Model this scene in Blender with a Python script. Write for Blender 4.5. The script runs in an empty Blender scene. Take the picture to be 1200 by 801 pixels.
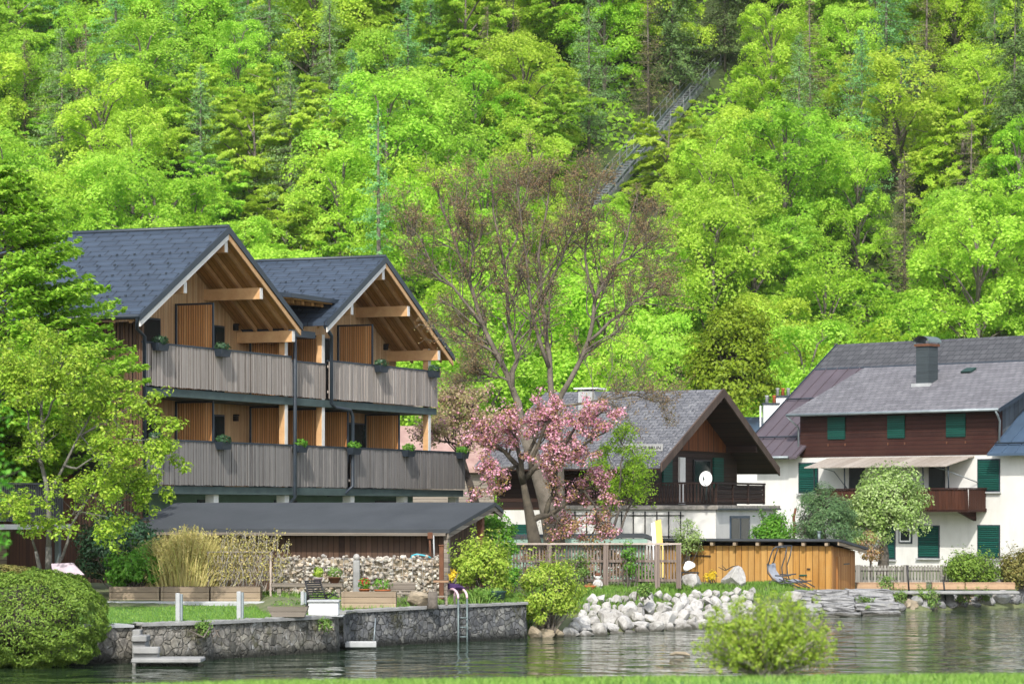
import bpy, bmesh, math, random
import numpy as np
from mathutils import Vector, Matrix
R = math.radians
random.seed(7); rng = np.random.default_rng(7)
SC = bpy.context.scene; COL = SC.collection

# ------------------------------------------------------------------ survey helper: photo point at a known distance -> metres
FL, HZ, CX, EYE = 3500.0, 597.0, 600.0, 3.2
def P(px, py, d): return Vector(((px-CX)/FL*d, d, EYE-(py-HZ)/FL*d))
def XW(px, d): return (px-CX)/FL*d

# ------------------------------------------------------------------ materials
def newmat(name):
    m = bpy.data.materials.new(name); m.use_nodes = True
    nt = m.node_tree; nt.nodes.clear()
    out = nt.nodes.new('ShaderNodeOutputMaterial')
    return m, nt, out
class N:
    def __init__(s, nt): s.nt = nt
    def n(s, t, ins=None, **kw):
        nd = s.nt.nodes.new(t)
        for k, v in kw.items(): setattr(nd, k, v)
        if ins:
            for k, v in ins.items():
                if isinstance(v, bpy.types.NodeSocket): s.nt.links.new(v, nd.inputs[k])
                else: nd.inputs[k].default_value = v
        return nd
    def math(s, op, a, b=0.0, c=0.0):
        return s.n('ShaderNodeMath', {0: a, 1: b, 2: c}, operation=op).outputs[0]
    def mix(s, f, a, b, bt='MIX'):
        nd = s.n('ShaderNodeMix', {0: f, 6: a, 7: b}, data_type='RGBA', blend_type=bt); return nd.outputs[2]
    def ramp(s, f, stops, interp='LINEAR'):
        nd = s.n('ShaderNodeValToRGB', {0: f}); cr = nd.color_ramp; cr.interpolation = interp
        while len(cr.elements) < len(stops): cr.elements.new(.5)
        for e, (p, c) in zip(cr.elements, stops): e.position = p; e.color = c4(c)
        return nd.outputs[0]
    def coords(s): return s.n('ShaderNodeTexCoord').outputs['Object']
    def noise(s, vec, scale, detail=4, rough=.6, dist=0):
        return s.n('ShaderNodeTexNoise', {'Vector': vec, 'Scale': scale, 'Detail': detail, 'Roughness': rough, 'Distortion': dist}).outputs[0]
    def mapping(s, vec, scale=(1,1,1), rot=(0,0,0), loc=(0,0,0)):
        return s.n('ShaderNodeMapping', {'Vector': vec, 'Scale': scale, 'Rotation': rot, 'Location': loc}).outputs[0]
    def bump(s, h, strength=.3, dist=.02):
        return s.n('ShaderNodeBump', {'Height': h, 'Strength': strength, 'Distance': dist}).outputs[0]
def c4(c): return (c[0], c[1], c[2], 1.0)
def hexc(h):
    h = h.lstrip('#'); v = [int(h[i:i+2], 16)/255 for i in (0, 2, 4)]
    return tuple(x/12.92 if x <= .04045 else ((x+.055)/1.055)**2.4 for x in v)
def finish(nt, out, k, col, rough=.8, normal=None, metal=0, spec=.4):
    b = k.n('ShaderNodeBsdfPrincipled', {'Roughness': rough, 'Metallic': metal, 'Specular IOR Level': spec})
    if isinstance(col, bpy.types.NodeSocket): nt.links.new(col, b.inputs['Base Color'])
    else: b.inputs['Base Color'].default_value = c4(col)
    if normal: nt.links.new(normal, b.inputs['Normal'])
    nt.links.new(b.outputs[0], out.inputs[0]); return b
def plain(name, col, col2=None, scale=4.0, rough=.8, bump=.0, bscale=30, metal=0, spec=.4, stain=0.0):
    m, nt, out = newmat(name); k = N(nt); v = k.coords()
    col2 = col2 or tuple(x*.72 for x in col)
    f = k.noise(v, scale, 6, .65)
    c = k.ramp(f, [(.3, col2), (.68, col)])
    if stain:
        g = k.noise(k.mapping(v, (1.3, 1.3, .25)), 1.7, 5, .7)
        c = k.mix(k.math('MULTIPLY', k.ramp(g, [(.5, (0,0,0)), (.75, (1,1,1))]), stain), c, c4(tuple(x*.45 for x in col2)))
    nm = k.bump(k.noise(v, bscale, 5, .7), bump, .03) if bump else None
    finish(nt, out, k, c, rough, nm, metal, spec); return m
def boards(name, cols, width=.12, axis='x', groove=.1, rough=.75, grain=18, weather=None, spec=.25):
    """wooden boards side by side along one local axis, every board its own tone, grain along the board"""
    m, nt, out = newmat(name); k = N(nt); v = k.coords()
    sep = k.n('ShaderNodeSeparateXYZ', {0: v}); a = sep.outputs['xyz'.index(axis)]
    q = k.math('DIVIDE', a, width); fl = k.math('FLOOR', q); fr = k.math('FRACT', q)
    wn = k.n('ShaderNodeTexWhiteNoise', {'W': fl}, noise_dimensions='1D').outputs[0]
    st = [(i/(len(cols)-1) if len(cols) > 1 else 0, c) for i, c in enumerate(cols)]
    c = k.ramp(wn, st)
    sc = {'x': (1, .3, .06), 'y': (.3, 1, .06), 'z': (.06, .06, 1)}[axis]
    g = k.noise(k.mapping(v, sc), grain, 6, .7)
    c = k.mix(.55, c, k.mix(1.0, c, k.ramp(g, [(.3, (.45,.43,.42)), (.7, (1.15,1.15,1.15))]), 'MULTIPLY'))
    if weather:
        w = k.noise(k.mapping(v, (.7, .7, .7)), 1.1, 6, .7)
        c = k.mix(k.ramp(w, [(.42, (0,0,0)), (.66, (1,1,1))]), c, c4(weather))
    e = k.math('MINIMUM', fr, k.math('SUBTRACT', 1.0, fr))
    edge = k.ramp(e, [(groove*.45, (0,0,0)), (groove, (1,1,1))])
    c = k.mix(edge, k.mix(1.0, c, (.22,.2,.19,1), 'MULTIPLY'), c)
    finish(nt, out, k, c, rough, k.bump(k.math('ADD', edge, k.math('MULTIPLY', g, .3)), .5, .012), 0, spec); return m
def shingle(name, c1, c2, line, along='y', run='x', bw=.5, rh=.28, rough=.5, spec=.5, speck=None, moss=None, mort=.02, bstr=.6, jit=.5):
    m, nt, out = newmat(name); k = N(nt); v = k.coords()
    s = k.n('ShaderNodeSeparateXYZ', {0: v}); o = {'x': s.outputs[0], 'y': s.outputs[1], 'z': s.outputs[2]}
    vec = k.n('ShaderNodeCombineXYZ', {0: o[along], 1: o[run], 2: 0.0}).outputs[0]
    b = k.n('ShaderNodeTexBrick', {'Vector': vec, 'Color1': c4(c1), 'Color2': c4(c2), 'Mortar': c4(line), 'Scale': 1.0,
            'Mortar Size': mort, 'Mortar Smooth': .2, 'Bias': 0.0, 'Brick Width': bw, 'Row Height': rh})
    b.offset = .5; c = b.outputs[0]
    n1 = k.noise(v, 1.2, 6, .7); n2 = k.noise(v, 14, 4, .7)
    c = k.mix(jit, c, k.mix(1.0, c, k.ramp(n1, [(.3, (.6,.6,.62)), (.7, (1.25,1.25,1.22))]), 'MULTIPLY'))
    if speck: c = k.mix(k.ramp(n2, [(.55, (0,0,0)), (.72, (1,1,1))]), c, c4(speck))
    if moss: c = k.mix(k.ramp(k.noise(v, .9, 7, .75), [(.56, (0,0,0)), (.7, (.8,.8,.8))]), c, c4(moss))
    # each course slopes up to its lower lip
    fr = k.math('FRACT', k.math('DIVIDE', o[run], rh))
    h = k.math('ADD', k.math('MULTIPLY', b.outputs[1], -.8), k.math('MULTIPLY', n2, .25))
    finish(nt, out, k, c, rough, k.bump(h, bstr, .02), 0, spec); return m
def leafmat(name, cols, trans=.35, rough=.5, spec=.25, objvar=.0):
    m, nt, out = newmat(name); k = N(nt)
    rnd = k.n('ShaderNodeNewGeometry').outputs['Random Per Island']
    c = k.ramp(rnd, [(i/(len(cols)-1), c) for i, c in enumerate(cols)])
    if objvar:
        oi = k.n('ShaderNodeObjectInfo').outputs['Random']
        hs = k.n('ShaderNodeHueSaturation', {'Hue': k.math('ADD', .5, k.math('MULTIPLY', k.math('SUBTRACT', oi, .5), objvar*.16)),
              'Saturation': 1.0, 'Value': k.math('ADD', 1.0-objvar*.5, k.math('MULTIPLY', k.math('FRACT', k.math('MULTIPLY', oi, 7.31)), objvar)), 'Color': c})
        c = hs.outputs[0]
    b = k.n('ShaderNodeBsdfPrincipled', {'Base Color': c, 'Roughness': rough, 'Specular IOR Level': spec})
    t = k.n('ShaderNodeBsdfTranslucent', {'Color': c})
    mx = k.n('ShaderNodeMixShader', {0: trans, 1: b.outputs[0], 2: t.outputs[0]})
    nt.links.new(mx.outputs[0], out.inputs[0]); return m
def rubble(name, cols, mortar, scale=3.2, moss=None, wet=None, bstr=.9):
    m, nt, out = newmat(name); k = N(nt); v = k.coords()
    vv = k.n('ShaderNodeVectorMath', {0: v, 1: k.n('ShaderNodeVectorMath', {0: k.n('ShaderNodeTexNoise', {'Vector': v, 'Scale': 5.0, 'Detail': 3.0}).outputs[1], 'Scale': .13}, operation='SCALE').outputs[0]}, operation='ADD').outputs[0]
    vo = k.n('ShaderNodeTexVoronoi', {'Vector': vv, 'Scale': scale}, feature='F1')
    ve = k.n('ShaderNodeTexVoronoi', {'Vector': vv, 'Scale': scale}, feature='DISTANCE_TO_EDGE')
    rv = k.n('ShaderNodeSeparateColor', {0: vo.outputs[1]}).outputs[0]
    c = k.ramp(rv, [(i/(len(cols)-1), c) for i, c in enumerate(cols)])
    n = k.noise(v, 9, 8, .75)
    c = k.mix(.8, c, k.mix(1.0, c, k.ramp(n, [(.3, (.3,.3,.32)), (.7, (1.5,1.5,1.45))]), 'MULTIPLY'))
    e = k.ramp(ve.outputs[0], [(.0, (0,0,0)), (.09, (1,1,1))])
    c = k.mix(k.math('ADD', .45, k.math('MULTIPLY', e, .55)), c4(mortar), c)
    pt = k.noise(v, 2.3, 8, .8, .6); c = k.mix(k.ramp(pt, [(.55, (0,0,0)), (.66, (.7,.7,.7))]), c, c4(tuple(min(.55, x*1.5+.12) for x in cols[-1]))); c = k.mix(k.ramp(pt, [(.34, (.8,.8,.8)), (.45, (0,0,0))]), c, (.055,.055,.05,1))
    if moss: c = k.mix(k.ramp(k.noise(v, 1.6, 7, .75), [(.54, (0,0,0)), (.66, (1,1,1))]), c, c4(moss))
    if wet:
        z = k.n('ShaderNodeSeparateXYZ', {0: k.n('ShaderNodeNewGeometry').outputs['Position']}).outputs[2]
        zz = k.math('ADD', z, k.math('MULTIPLY', k.math('SUBTRACT', n, .5), .35))
        c = k.mix(k.ramp(zz, [(.06, (1,1,1)), (.26, (0,0,0))]), c, c4(wet))
    h = k.math('ADD', e, k.math('MULTIPLY', n, .8))
    finish(nt, out, k, c, .85, k.bump(h, bstr, .05), 0, .3); return m
def islands(name, cols, rough=.8, bump=.4, bscale=12, spec=.3):
    m, nt, out = newmat(name); k = N(nt); v = k.coords()
    rnd = k.n('ShaderNodeNewGeometry').outputs['Random Per Island']
    c = k.ramp(rnd, [(i/(len(cols)-1), c) for i, c in enumerate(cols)])
    n = k.noise(v, bscale, 7, .7)
    c = k.mix(.7, c, k.mix(1.0, c, k.ramp(n, [(.3, (.5,.5,.5)), (.7, (1.2,1.2,1.2))]), 'MULTIPLY'))
    finish(nt, out, k, c, rough, k.bump(n, bump, .03), 0, spec); return m

# ------------------------------------------------------------------ mesh builder
class MB:
    def __init__(s): s.v = []; s.f = []; s.sm = []
    def add(s, vs, fs, smooth=False):
        o = len(s.v); s.v.extend([tuple(p) for p in vs]); s.f.extend([tuple(i+o for i in f) for f in fs]); s.sm.extend([smooth]*len(fs)); return s
    def box(s, x0, x1, y0, y1, z0, z1):
        return s.add([(x0,y0,z0),(x1,y0,z0),(x1,y1,z0),(x0,y1,z0),(x0,y0,z1),(x1,y0,z1),(x1,y1,z1),(x0,y1,z1)],
              [(0,3,2,1),(4,5,6,7),(0,1,5,4),(1,2,6,5),(2,3,7,6),(3,0,4,7)])
    def cbox(s, x0, x1, y0, y1, z0, z1, b=.015):
        """box with chamfered vertical and top edges"""
        bm = bmesh.new(); bmesh.ops.create_cube(bm, size=1)
        bmesh.ops.scale(bm, verts=bm.verts, vec=(x1-x0, y1-y0, z1-z0)); bmesh.ops.translate(bm, verts=bm.verts, vec=((x0+x1)/2,(y0+y1)/2,(z0+z1)/2))
        bmesh.ops.bevel(bm, geom=bm.edges[:], offset=b, segments=1, affect='EDGES')
        bm.verts.index_update(); s.add([v.co[:] for v in bm.verts], [[v.index for v in f.verts] for f in bm.faces]); bm.free(); return s
    def hexa(s, a, b):
        """two matching quads -> solid"""
        return s.add(list(a)+list(b), [(3,2,1,0),(4,5,6,7),(0,1,5,4),(1,2,6,5),(2,3,7,6),(3,0,4,7)])
    def bar(s, p, q, w, h, up=(0,0,1)):
        p = Vector(p); q = Vector(q); d = (q-p).normalized(); up = Vector(up)
        if abs(d.dot(up)) > .98: up = Vector((1,0,0))
        r = d.cross(up).normalized(); u = r.cross(d)
        r *= w/2; u *= h/2
        return s.hexa([p-r-u, p+r-u, p+r+u, p-r+u], [q-r-u, q+r-u, q+r+u, q-r+u])
    def tube(s, pts, rad, n=6, caps=True):
        pts = [Vector(p) for p in pts]; m = len(pts)
        if not hasattr(rad, '__len__'): rad = [rad]*m
        vs = []; prev = None
        for i, p in enumerate(pts):
            d = (pts[min(i+1, m-1)]-pts[max(i-1, 0)])
            d = d.normalized() if d.length > 1e-9 else Vector((0,0,1))
            if prev is None:
                a = Vector((0,0,1)) if abs(d.z) < .9 else Vector((1,0,0)); r = d.cross(a).normalized()
            else:
                r = (prev - d*prev.dot(d)); r = r.normalized() if r.length > 1e-6 else d.orthogonal().normalized()
            prev = r; u = d.cross(r)
            for j in range(n):
                t = 2*math.pi*j/n; vs.append(p + (r*math.cos(t)+u*math.sin(t))*rad[i])
        fs = [(i*n+j, i*n+(j+1)%n, (i+1)*n+(j+1)%n, (i+1)*n+j) for i in range(m-1) for j in range(n)]
        if caps: fs += [tuple(range(n))[::-1], tuple((m-1)*n+j for j in range(n))]
        return s.add(vs, fs, True)
    def prism(s, poly, axis, a, b):
        """2-D polygon extruded along an axis from a to b (poly holds the other two coordinates in order)"""
        def mk(p, t):
            return {'x': (t, p[0], p[1]), 'y': (p[0], t, p[1]), 'z': (p[0], p[1], t)}[axis]
        n = len(poly)
        return s.add([mk(p, a) for p in poly]+[mk(p, b) for p in poly],
              [tuple(range(n))[::-1], tuple(range(n, 2*n))]+[(i, (i+1) % n, n+(i+1) % n, n+i) for i in range(n)])
    def lathe(s, c, prof, n=12):
        vs = [(c[0]+r*math.cos(2*math.pi*j/n), c[1]+r*math.sin(2*math.pi*j/n), c[2]+z) for r, z in prof for j in range(n)]
        m = len(prof)
        fs = [(i*n+j, i*n+(j+1)%n, (i+1)*n+(j+1)%n, (i+1)*n+j) for i in range(m-1) for j in range(n)]
        fs += [tuple(range(n))[::-1], tuple((m-1)*n+j for j in range(n))]
        return s.add(vs, fs, True)
    def rock(s, c, r, sub=2, seed=0, cuts=9, flat=True, tilt=0):
        rr = random.Random(seed); bm = bmesh.new(); bmesh.ops.create_icosphere(bm, subdivisions=sub, radius=1)
        pl = []
        for _ in range(cuts):
            d = Vector((rr.gauss(0,1), rr.gauss(0,1), rr.gauss(0,1))).normalized(); pl.append((d, rr.uniform(.42, .80)))
        for v in bm.verts:
            for d, o in pl:
                t = v.co.dot(d)
                if t > o: v.co -= d*(t-o)
            v.co *= 1+rr.uniform(-.04, .04)
        mt = Matrix.Rotation(rr.uniform(0, 6.28), 3, 'Z') @ Matrix.Rotation(rr.uniform(-tilt, tilt), 3, 'X')
        vs = []
        for v in bm.verts:
            p = mt @ Vector((v.co.x*r[0], v.co.y*r[1], v.co.z*r[2])); vs.append((p.x+c[0], p.y+c[1], p.z+c[2]))
        bm.verts.index_update(); s.add(vs, [[v.index for v in f.verts] for f in bm.faces], not flat); bm.free(); return s
    def mesh(s, name, mat, tf):
        me = bpy.data.meshes.new(name)
        a = np.array(s.v, dtype=float).reshape(-1, 3); a = tf(a)
        me.from_pydata(a.tolist(), [], s.f); me.polygons.foreach_set('use_smooth', s.sm)
        if mat: me.materials.append(mat)
        me.update(); return me
def leaves(centers, normals, size, rs, width=.55, jitter=.35, droop=.15):
    """many small folded leaf faces -> vertex array and quads"""
    n = len(centers); c = np.asarray(centers); nn = np.asarray(normals)
    nn = nn + rs.normal(0, jitter, (n, 3)); nn /= np.linalg.norm(nn, axis=1)[:, None]+1e-9
    a = rs.normal(0, 1, (n, 3)); a -= nn*(a*nn).sum(1)[:, None]; a /= np.linalg.norm(a, axis=1)[:, None]+1e-9
    b = np.cross(nn, a); L = (size*rs.uniform(.65, 1.35, n))[:, None] if np.isscalar(size) else size[:, None]
    v = np.stack([c-a*L*.5, c+b*L*width*.5+nn*L*droop, c+a*L*.5, c-b*L*width*.5+nn*L*droop], 1).reshape(-1, 3)
    f = np.arange(4*n).reshape(n, 4)
    return v, f
def leafmesh(name, v, f, mat):
    me = bpy.data.meshes.new(name); n = len(f); k = f.shape[1]
    me.vertices.add(len(v)); me.vertices.foreach_set('co', v.astype(np.float32).ravel())
    me.loops.add(n*k); me.loops.foreach_set('vertex_index', f.astype(np.int32).ravel())
    me.polygons.add(n); me.polygons.foreach_set('loop_start', np.arange(0, n*k, k, dtype=np.int32))
    try: me.polygons.foreach_set('loop_total', np.full(n, k, dtype=np.int32))
    except Exception: pass
    me.materials.append(mat); me.update(); me.validate(); return me

# ------------------------------------------------------------------ scene objects
def thing(name, label, cat, loc=(0,0,0), rz=0.0, group=None):
    o = bpy.data.objects.new(name, None); COL.objects.link(o); o.empty_display_size = .2
    o.location = loc; o.rotation_euler = (0, 0, rz); o['label'] = label; o['category'] = cat
    if group: o['group'] = group
    return o
def rootof(o):
    while o.parent: o = o.parent
    return o
def part(name, mb, mat, parent, label=None, world=False, kind=None, extra=None):
    """a child mesh; x,y in the thing's own frame (or world), z always metres above the water"""
    r = rootof(parent); L = Vector(r.location); a = -r.rotation_euler.z; ca, sa = math.cos(a), math.sin(a)
    def tf(v):
        v = v.copy()
        if world:
            x = v[:,0]-L.x; y = v[:,1]-L.y; v[:,0] = ca*x-sa*y; v[:,1] = sa*x+ca*y
        v[:,2] -= L.z; return v
    if isinstance(mb, MB):
        nf = len(mb.f)
        if extra: mb.add(extra[0].v, extra[0].f)
        me = mb.mesh(name, mat, tf)
        if extra:
            me.materials.append(extra[1])
            for i in range(nf, len(mb.f)): me.polygons[i].material_index = 1
    else: me = leafmesh(name, tf(np.asarray(mb[0])), mb[1], mat)
    o = bpy.data.objects.new(name, me); COL.objects.link(o); o.parent = parent
    if label: o['label'] = label
    if kind: o['kind'] = kind
    return o
def solo(name, mb, mat, loc, label, cat, group=None, kind=None):
    L = np.array(loc, dtype=float)
    if isinstance(mb, MB): me = mb.mesh(name, mat, lambda v: v-L)
    else: me = leafmesh(name, np.asarray(mb[0])-L, mb[1], mat)
    o = bpy.data.objects.new(name, me); COL.objects.link(o); o.location = loc
    if label: o['label'] = label
    if cat: o['category'] = cat
    if group: o['group'] = group
    if kind: o['kind'] = kind
    return o
def dup(root, loc, rz=0.0, scale=1.0, label=None, group=None):
    def cp(o, par):
        c = o.copy(); COL.objects.link(c)
        if par: c.parent = par
        for ch in kids.get(o.name, []): cp(ch, c)
        return c
    kids = {}
    def walk(o):
        kids[o.name] = list(o.children)
        for c in o.children: walk(c)
    walk(root); r = cp(root, None); r.location = loc; r.rotation_euler = (0, 0, rz)
    r.scale = (scale,)*3 if not hasattr(scale, '__len__') else scale
    if label: r['label'] = label
    if group: r['group'] = group
    return r
def structure(name, mb, mat, smooth=False):
    me = mb.mesh(name, mat, lambda v: v)
    o = bpy.data.objects.new(name, me); COL.objects.link(o); o['kind'] = 'structure'; return o

# ------------------------------------------------------------------ world, sun, camera
SUN_DIR = Vector((-.12, -.993, 0)).normalized(); SUN_EL = R(42)
w = bpy.data.worlds.new('World'); SC.world = w; w.use_nodes = True
nt = w.node_tree; bg = nt.nodes['Background']
sky = nt.nodes.new('ShaderNodeTexSky'); sky.sky_type = 'NISHITA'; sky.sun_disc = False
sky.sun_elevation = SUN_EL; sky.sun_rotation = math.atan2(SUN_DIR.x, SUN_DIR.y); sky.air_density = 1.0; sky.dust_density = 2.5; sky.altitude = 500
hs = nt.nodes.new('ShaderNodeHueSaturation'); hs.inputs['Saturation'].default_value = .55
nt.links.new(sky.outputs[0], hs.inputs['Color']); nt.links.new(hs.outputs[0], bg.inputs[0]); bg.inputs[1].default_value = .15
sl = bpy.data.lights.new('sun', 'SUN'); sl.energy = 2.3; sl.angle = R(.6); sl.color = (1.0, .955, .88)
so = bpy.data.objects.new('sun', sl); COL.objects.link(so)
sd = Vector((SUN_DIR.x*math.cos(SUN_EL), SUN_DIR.y*math.cos(SUN_EL), math.sin(SUN_EL)))
so.rotation_euler = sd.to_track_quat('Z', 'Y').to_euler(); so.location = (-30, -20, 60)
cam = bpy.data.cameras.new('camera'); cam.sensor_width = 36; cam.lens = FL/1200*36; cam.shift_y = (HZ-400.5)/1200
cam.clip_start = .5; cam.clip_end = 2000
cam.dof.use_dof = True; cam.dof.focus_distance = 92; cam.dof.aperture_fstop = 2.3
co = bpy.data.objects.new('camera', cam); COL.objects.link(co); co.location = (0, 0, EYE); co.rotation_euler = (R(90), 0, 0); SC.camera = co
SC.view_settings.view_transform = 'Standard'; SC.view_settings.look = 'None'; SC.view_settings.exposure = 1.04; SC.view_settings.gamma = 1
SC.render.engine = 'CYCLES'; SC.cycles.max_bounces = 8; SC.cycles.transparent_max_bounces = 8
# ------------------------------------------------------------------ palette
M = {}
M['hill'] = plain('forest_floor', (.055,.08,.02), (.03,.045,.015), .5, .95, .5, 3)
M['lawn'] = plain('lawn_turf', (.10,.22,.035), (.06,.15,.025), 2.5, .9, .5, 60)
M['soil'] = plain('garden_soil', (.16,.17,.08), (.07,.1,.04), 1.2, .95, .5, 15)
M['blade'] = leafmat('grass_blade', [(.10,.22,.03),(.17,.32,.05),(.24,.36,.07)], .3)
M['blade_near'] = leafmat('near_grass_blade', [(.16,.30,.05),(.24,.42,.07),(.33,.46,.12)], .3)
M['boardgrey'] = boards('weathered_larch', [hexc('#7d746c'), hexc('#b3aaa2'), hexc('#9a918a'), hexc('#c4bbb3'), hexc('#887f78')], .105, 'x', .12, weather=hexc('#a0978f'))
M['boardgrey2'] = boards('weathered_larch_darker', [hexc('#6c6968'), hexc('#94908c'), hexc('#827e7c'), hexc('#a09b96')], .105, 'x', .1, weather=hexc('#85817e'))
M['larch'] = boards('fresh_larch', [hexc('#bf9468'), hexc('#d4b084'), hexc('#c8a073'), hexc('#dcbc94')], .10, 'x', .09)
M['screen'] = boards('screen_larch', [hexc('#b97f49'), hexc('#d09a64'), hexc('#c28a53'), hexc('#d9a873')], .085, 'y', .14)
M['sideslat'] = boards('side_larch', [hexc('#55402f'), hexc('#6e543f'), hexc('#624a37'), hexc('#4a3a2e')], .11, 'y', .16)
M['beam'] = plain('glulam_beam', hexc('#cda678'), hexc('#b88d60'), 3, .7, .1, 20)
M['soffit'] = boards('soffit_spruce', [hexc('#b98a52'), hexc('#c7985c'), hexc('#b0824b')], .18, 'y', .05)
M['whitewood'] = plain('white_wood', (.74,.72,.68), (.62,.6,.56), 4, .6)
M['white'] = plain('white_column', (.8,.8,.78), (.68,.68,.66), 1.5, .8, .1, 30)
M['hotelroof'] = shingle('metal_shingles', hexc('#343f4d'), hexc('#3b4756'), hexc('#12181f'), 'y', 'x', .62, .33, .42, .5, mort=.022, jit=.35)
M['darkmetal'] = plain('dark_grey_metal', hexc('#2c3640'), hexc('#222a33'), 5, .45, spec=.5)
M['slabedge'] = plain('slab_edge', hexc('#4a5a58'), hexc('#3c4a49'), 3, .7)
M['gfwall'] = plain('grey_green_render', hexc('#6f8a83'), hexc('#5d766f'), 1, .9)
M['glass'] = plain('window_glass', (.02,.028,.028), (.012,.018,.018), 1, .06, spec=.12)
M['black'] = plain('black_metal', (.015,.015,.016), (.01,.01,.01), 3, .5)
M['brownwood'] = boards('dark_shed_boards', [hexc('#3b2b23'), hexc('#5a4436'), hexc('#4a362a'), hexc('#6a5244')], .16, 'x', .07, weather=hexc('#5b4a40'))
M['shedroof'] = plain('roofing_felt', hexc('#3f4347'), hexc('#34383c'), .8, .85, .25, 40, stain=.15)
M['darkwood'] = boards('black_brown_timber', [hexc('#2a1d18'), hexc('#3a2820'), hexc('#241915')], .16, 'z', .08)
M['gablewood'] = boards('brown_gable_boards', [hexc('#5b3218'), hexc('#7a4622'), hexc('#69391b'), hexc('#43271a')], .14, 'x', .08)
M['slate'] = shingle('slate_tiles', hexc('#55565b'), hexc('#6b6c70'), hexc('#3a3b40'), 'y', 'x', .32, .24, .8, .3, speck=hexc('#a9a9a6'), mort=.018)
M['slate2'] = shingle('grey_cement_shingles', hexc('#626165'), hexc('#747377'), hexc('#49494d'), 'x', 'y', .34, .3, .85, .25, speck=hexc('#88868a'), mort=.02)
M['slate3'] = shingle('dark_cement_shingles', hexc('#454649'), hexc('#525356'), hexc('#333438'), 'x', 'y', .34, .3, .85, .25, mort=.02)
M['purplemetal'] = plain('purple_brown_metal', hexc('#574e54'), hexc('#4b4348'), 1.2, .5, spec=.4)
M['bluemetal'] = plain('blue_grey_metal', hexc('#44566a'), hexc('#3a4a5c'), 1.5, .45)
M['redwood'] = boards('red_brown_cladding', [hexc('#2a1612'), hexc('#3b1f18'), hexc('#321a15')], .17, 'z', .07, weather=hexc('#3d241c'))
M['render'] = plain('white_render', (.66,.65,.615), (.54,.53,.49), .5, .9, .2, 25, stain=.22)
M['greenshutter'] = boards('green_shutters', [hexc('#0a463b'), hexc('#0d5045'), hexc('#093f37')], .09, 'z', .12, .6)
M['concrete'] = plain('concrete', (.30,.30,.29), (.19,.19,.185), 2.5, .9, .3, 30, stain=.3)
M['palecon'] = plain('pale_concrete', (.40,.41,.41), (.30,.31,.31), 3, .85, .2, 30)
M['wallstone'] = rubble('rubble_masonry', [hexc('#6d6a65'), hexc('#8b8780'), hexc('#57554f'), hexc('#a09b90')], hexc('#6f6b63'), 5.2, moss=hexc('#4d4c33'), wet=hexc('#2c2c26'))
M['wallstone2'] = rubble('dark_rubble_masonry', [hexc('#4c4d50'), hexc('#77787a'), hexc('#5d5e60'), hexc('#8f8e8a'), hexc('#393b3e')], hexc('#4a4a48'), 6.0, moss=hexc('#3d3d2c'), wet=hexc('#232420'))
def wetrock(name, c1, c2):
    m, nt, out = newmat(name); k = N(nt); g_ = k.n('ShaderNodeNewGeometry'); v = g_.outputs['Position']
    f = k.noise(v, 2.6, 8, .72); c = k.ramp(f, [(.3, c2), (.66, c1)])
    c = k.mix(k.ramp(k.noise(v, 5.5, 7, .75), [(.52, (0,0,0)), (.7, (.75,.75,.75))]), c, c4(tuple(x*.42 for x in c2)))
    c = k.mix(k.ramp(k.noise(v, 1.3, 6, .7), [(.58, (0,0,0)), (.72, (.55,.55,.55))]), c, c4((.16,.15,.08)))
    z = k.math('ADD', k.n('ShaderNodeSeparateXYZ', {0: v}).outputs[2], k.math('MULTIPLY', k.math('SUBTRACT', f, .5), .3))
    c = k.mix(k.ramp(z, [(.03, (.9,.9,.9)), (.17, (0,0,0))]), c, c4((.055,.052,.04)))
    finish(nt, out, k, c, .9, k.bump(k.noise(v, 9, 9, .75), .9, .06), 0, .25); return m
M['limestone'] = wetrock('white_limestone', (.58,.565,.54), (.25,.235,.21))
M['greystone'] = wetrock('grey_limestone', (.36,.36,.36), (.17,.17,.17))
M['brownstone'] = plain('brownish_stone', (.34,.28,.2), (.18,.15,.1), 2.5, .95, .7, 7)
M['gabstone'] = islands('gabion_stones', [hexc('#9a9384'), hexc('#c4bdb0'), hexc('#857b6f'), hexc('#d6d1c6'), hexc('#ad9a82'), hexc('#a3a19d')])
M['wire'] = plain('galvanised_wire', (.3,.3,.3), (.25,.25,.25), 4, .5, metal=.5)
M['planter'] = boards('planter_planks', [hexc('#8d7d68'), hexc('#a5947c'), hexc('#7d6f5e')], .14, 'z', .06)
M['oldwood'] = boards('grey_old_wood', [hexc('#7b7368'), hexc('#958c80'), hexc('#6a6258')], .12, 'z', .06)
M['fence'] = boards('grey_fence_slats', [hexc('#6a5d55'), hexc('#857870'), hexc('#74675f'), hexc('#5b504a')], .09, 'x', .05)
M['fencecap'] = plain('pale_fence_cap', hexc('#b3a69c'), hexc('#93867c'), 4, .8)
M['shedwood'] = boards('orange_shed_boards', [hexc('#96692f'), hexc('#b88a48'), hexc('#a67838'), hexc('#c39c5e'), hexc('#8a5d26')], .21, 'x', .06, weather=hexc('#a58049'))
M['shedside'] = boards('brown_shed_side', [hexc('#a5713a'), hexc('#b98650'), hexc('#97632f')], .16, 'y', .06)
M['picket'] = boards('silver_pickets', [hexc('#7f7c76'), hexc('#98958e'), hexc('#6c6963')], .09, 'x', .05)
M['timber'] = boards('sleeper_timber', [hexc('#a98c70'), hexc('#bd9f80'), hexc('#95775c')], .2, 'z', .05, weather=hexc('#8d6f58'))
M['bark'] = plain('grey_bark', (.17,.145,.12), (.07,.06,.05), 6, .95, .8, 14)
M['barkmoss'] = plain('mossy_bark', (.17,.145,.115), (.07,.06,.045), 3, .95, .8, 12)
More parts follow.
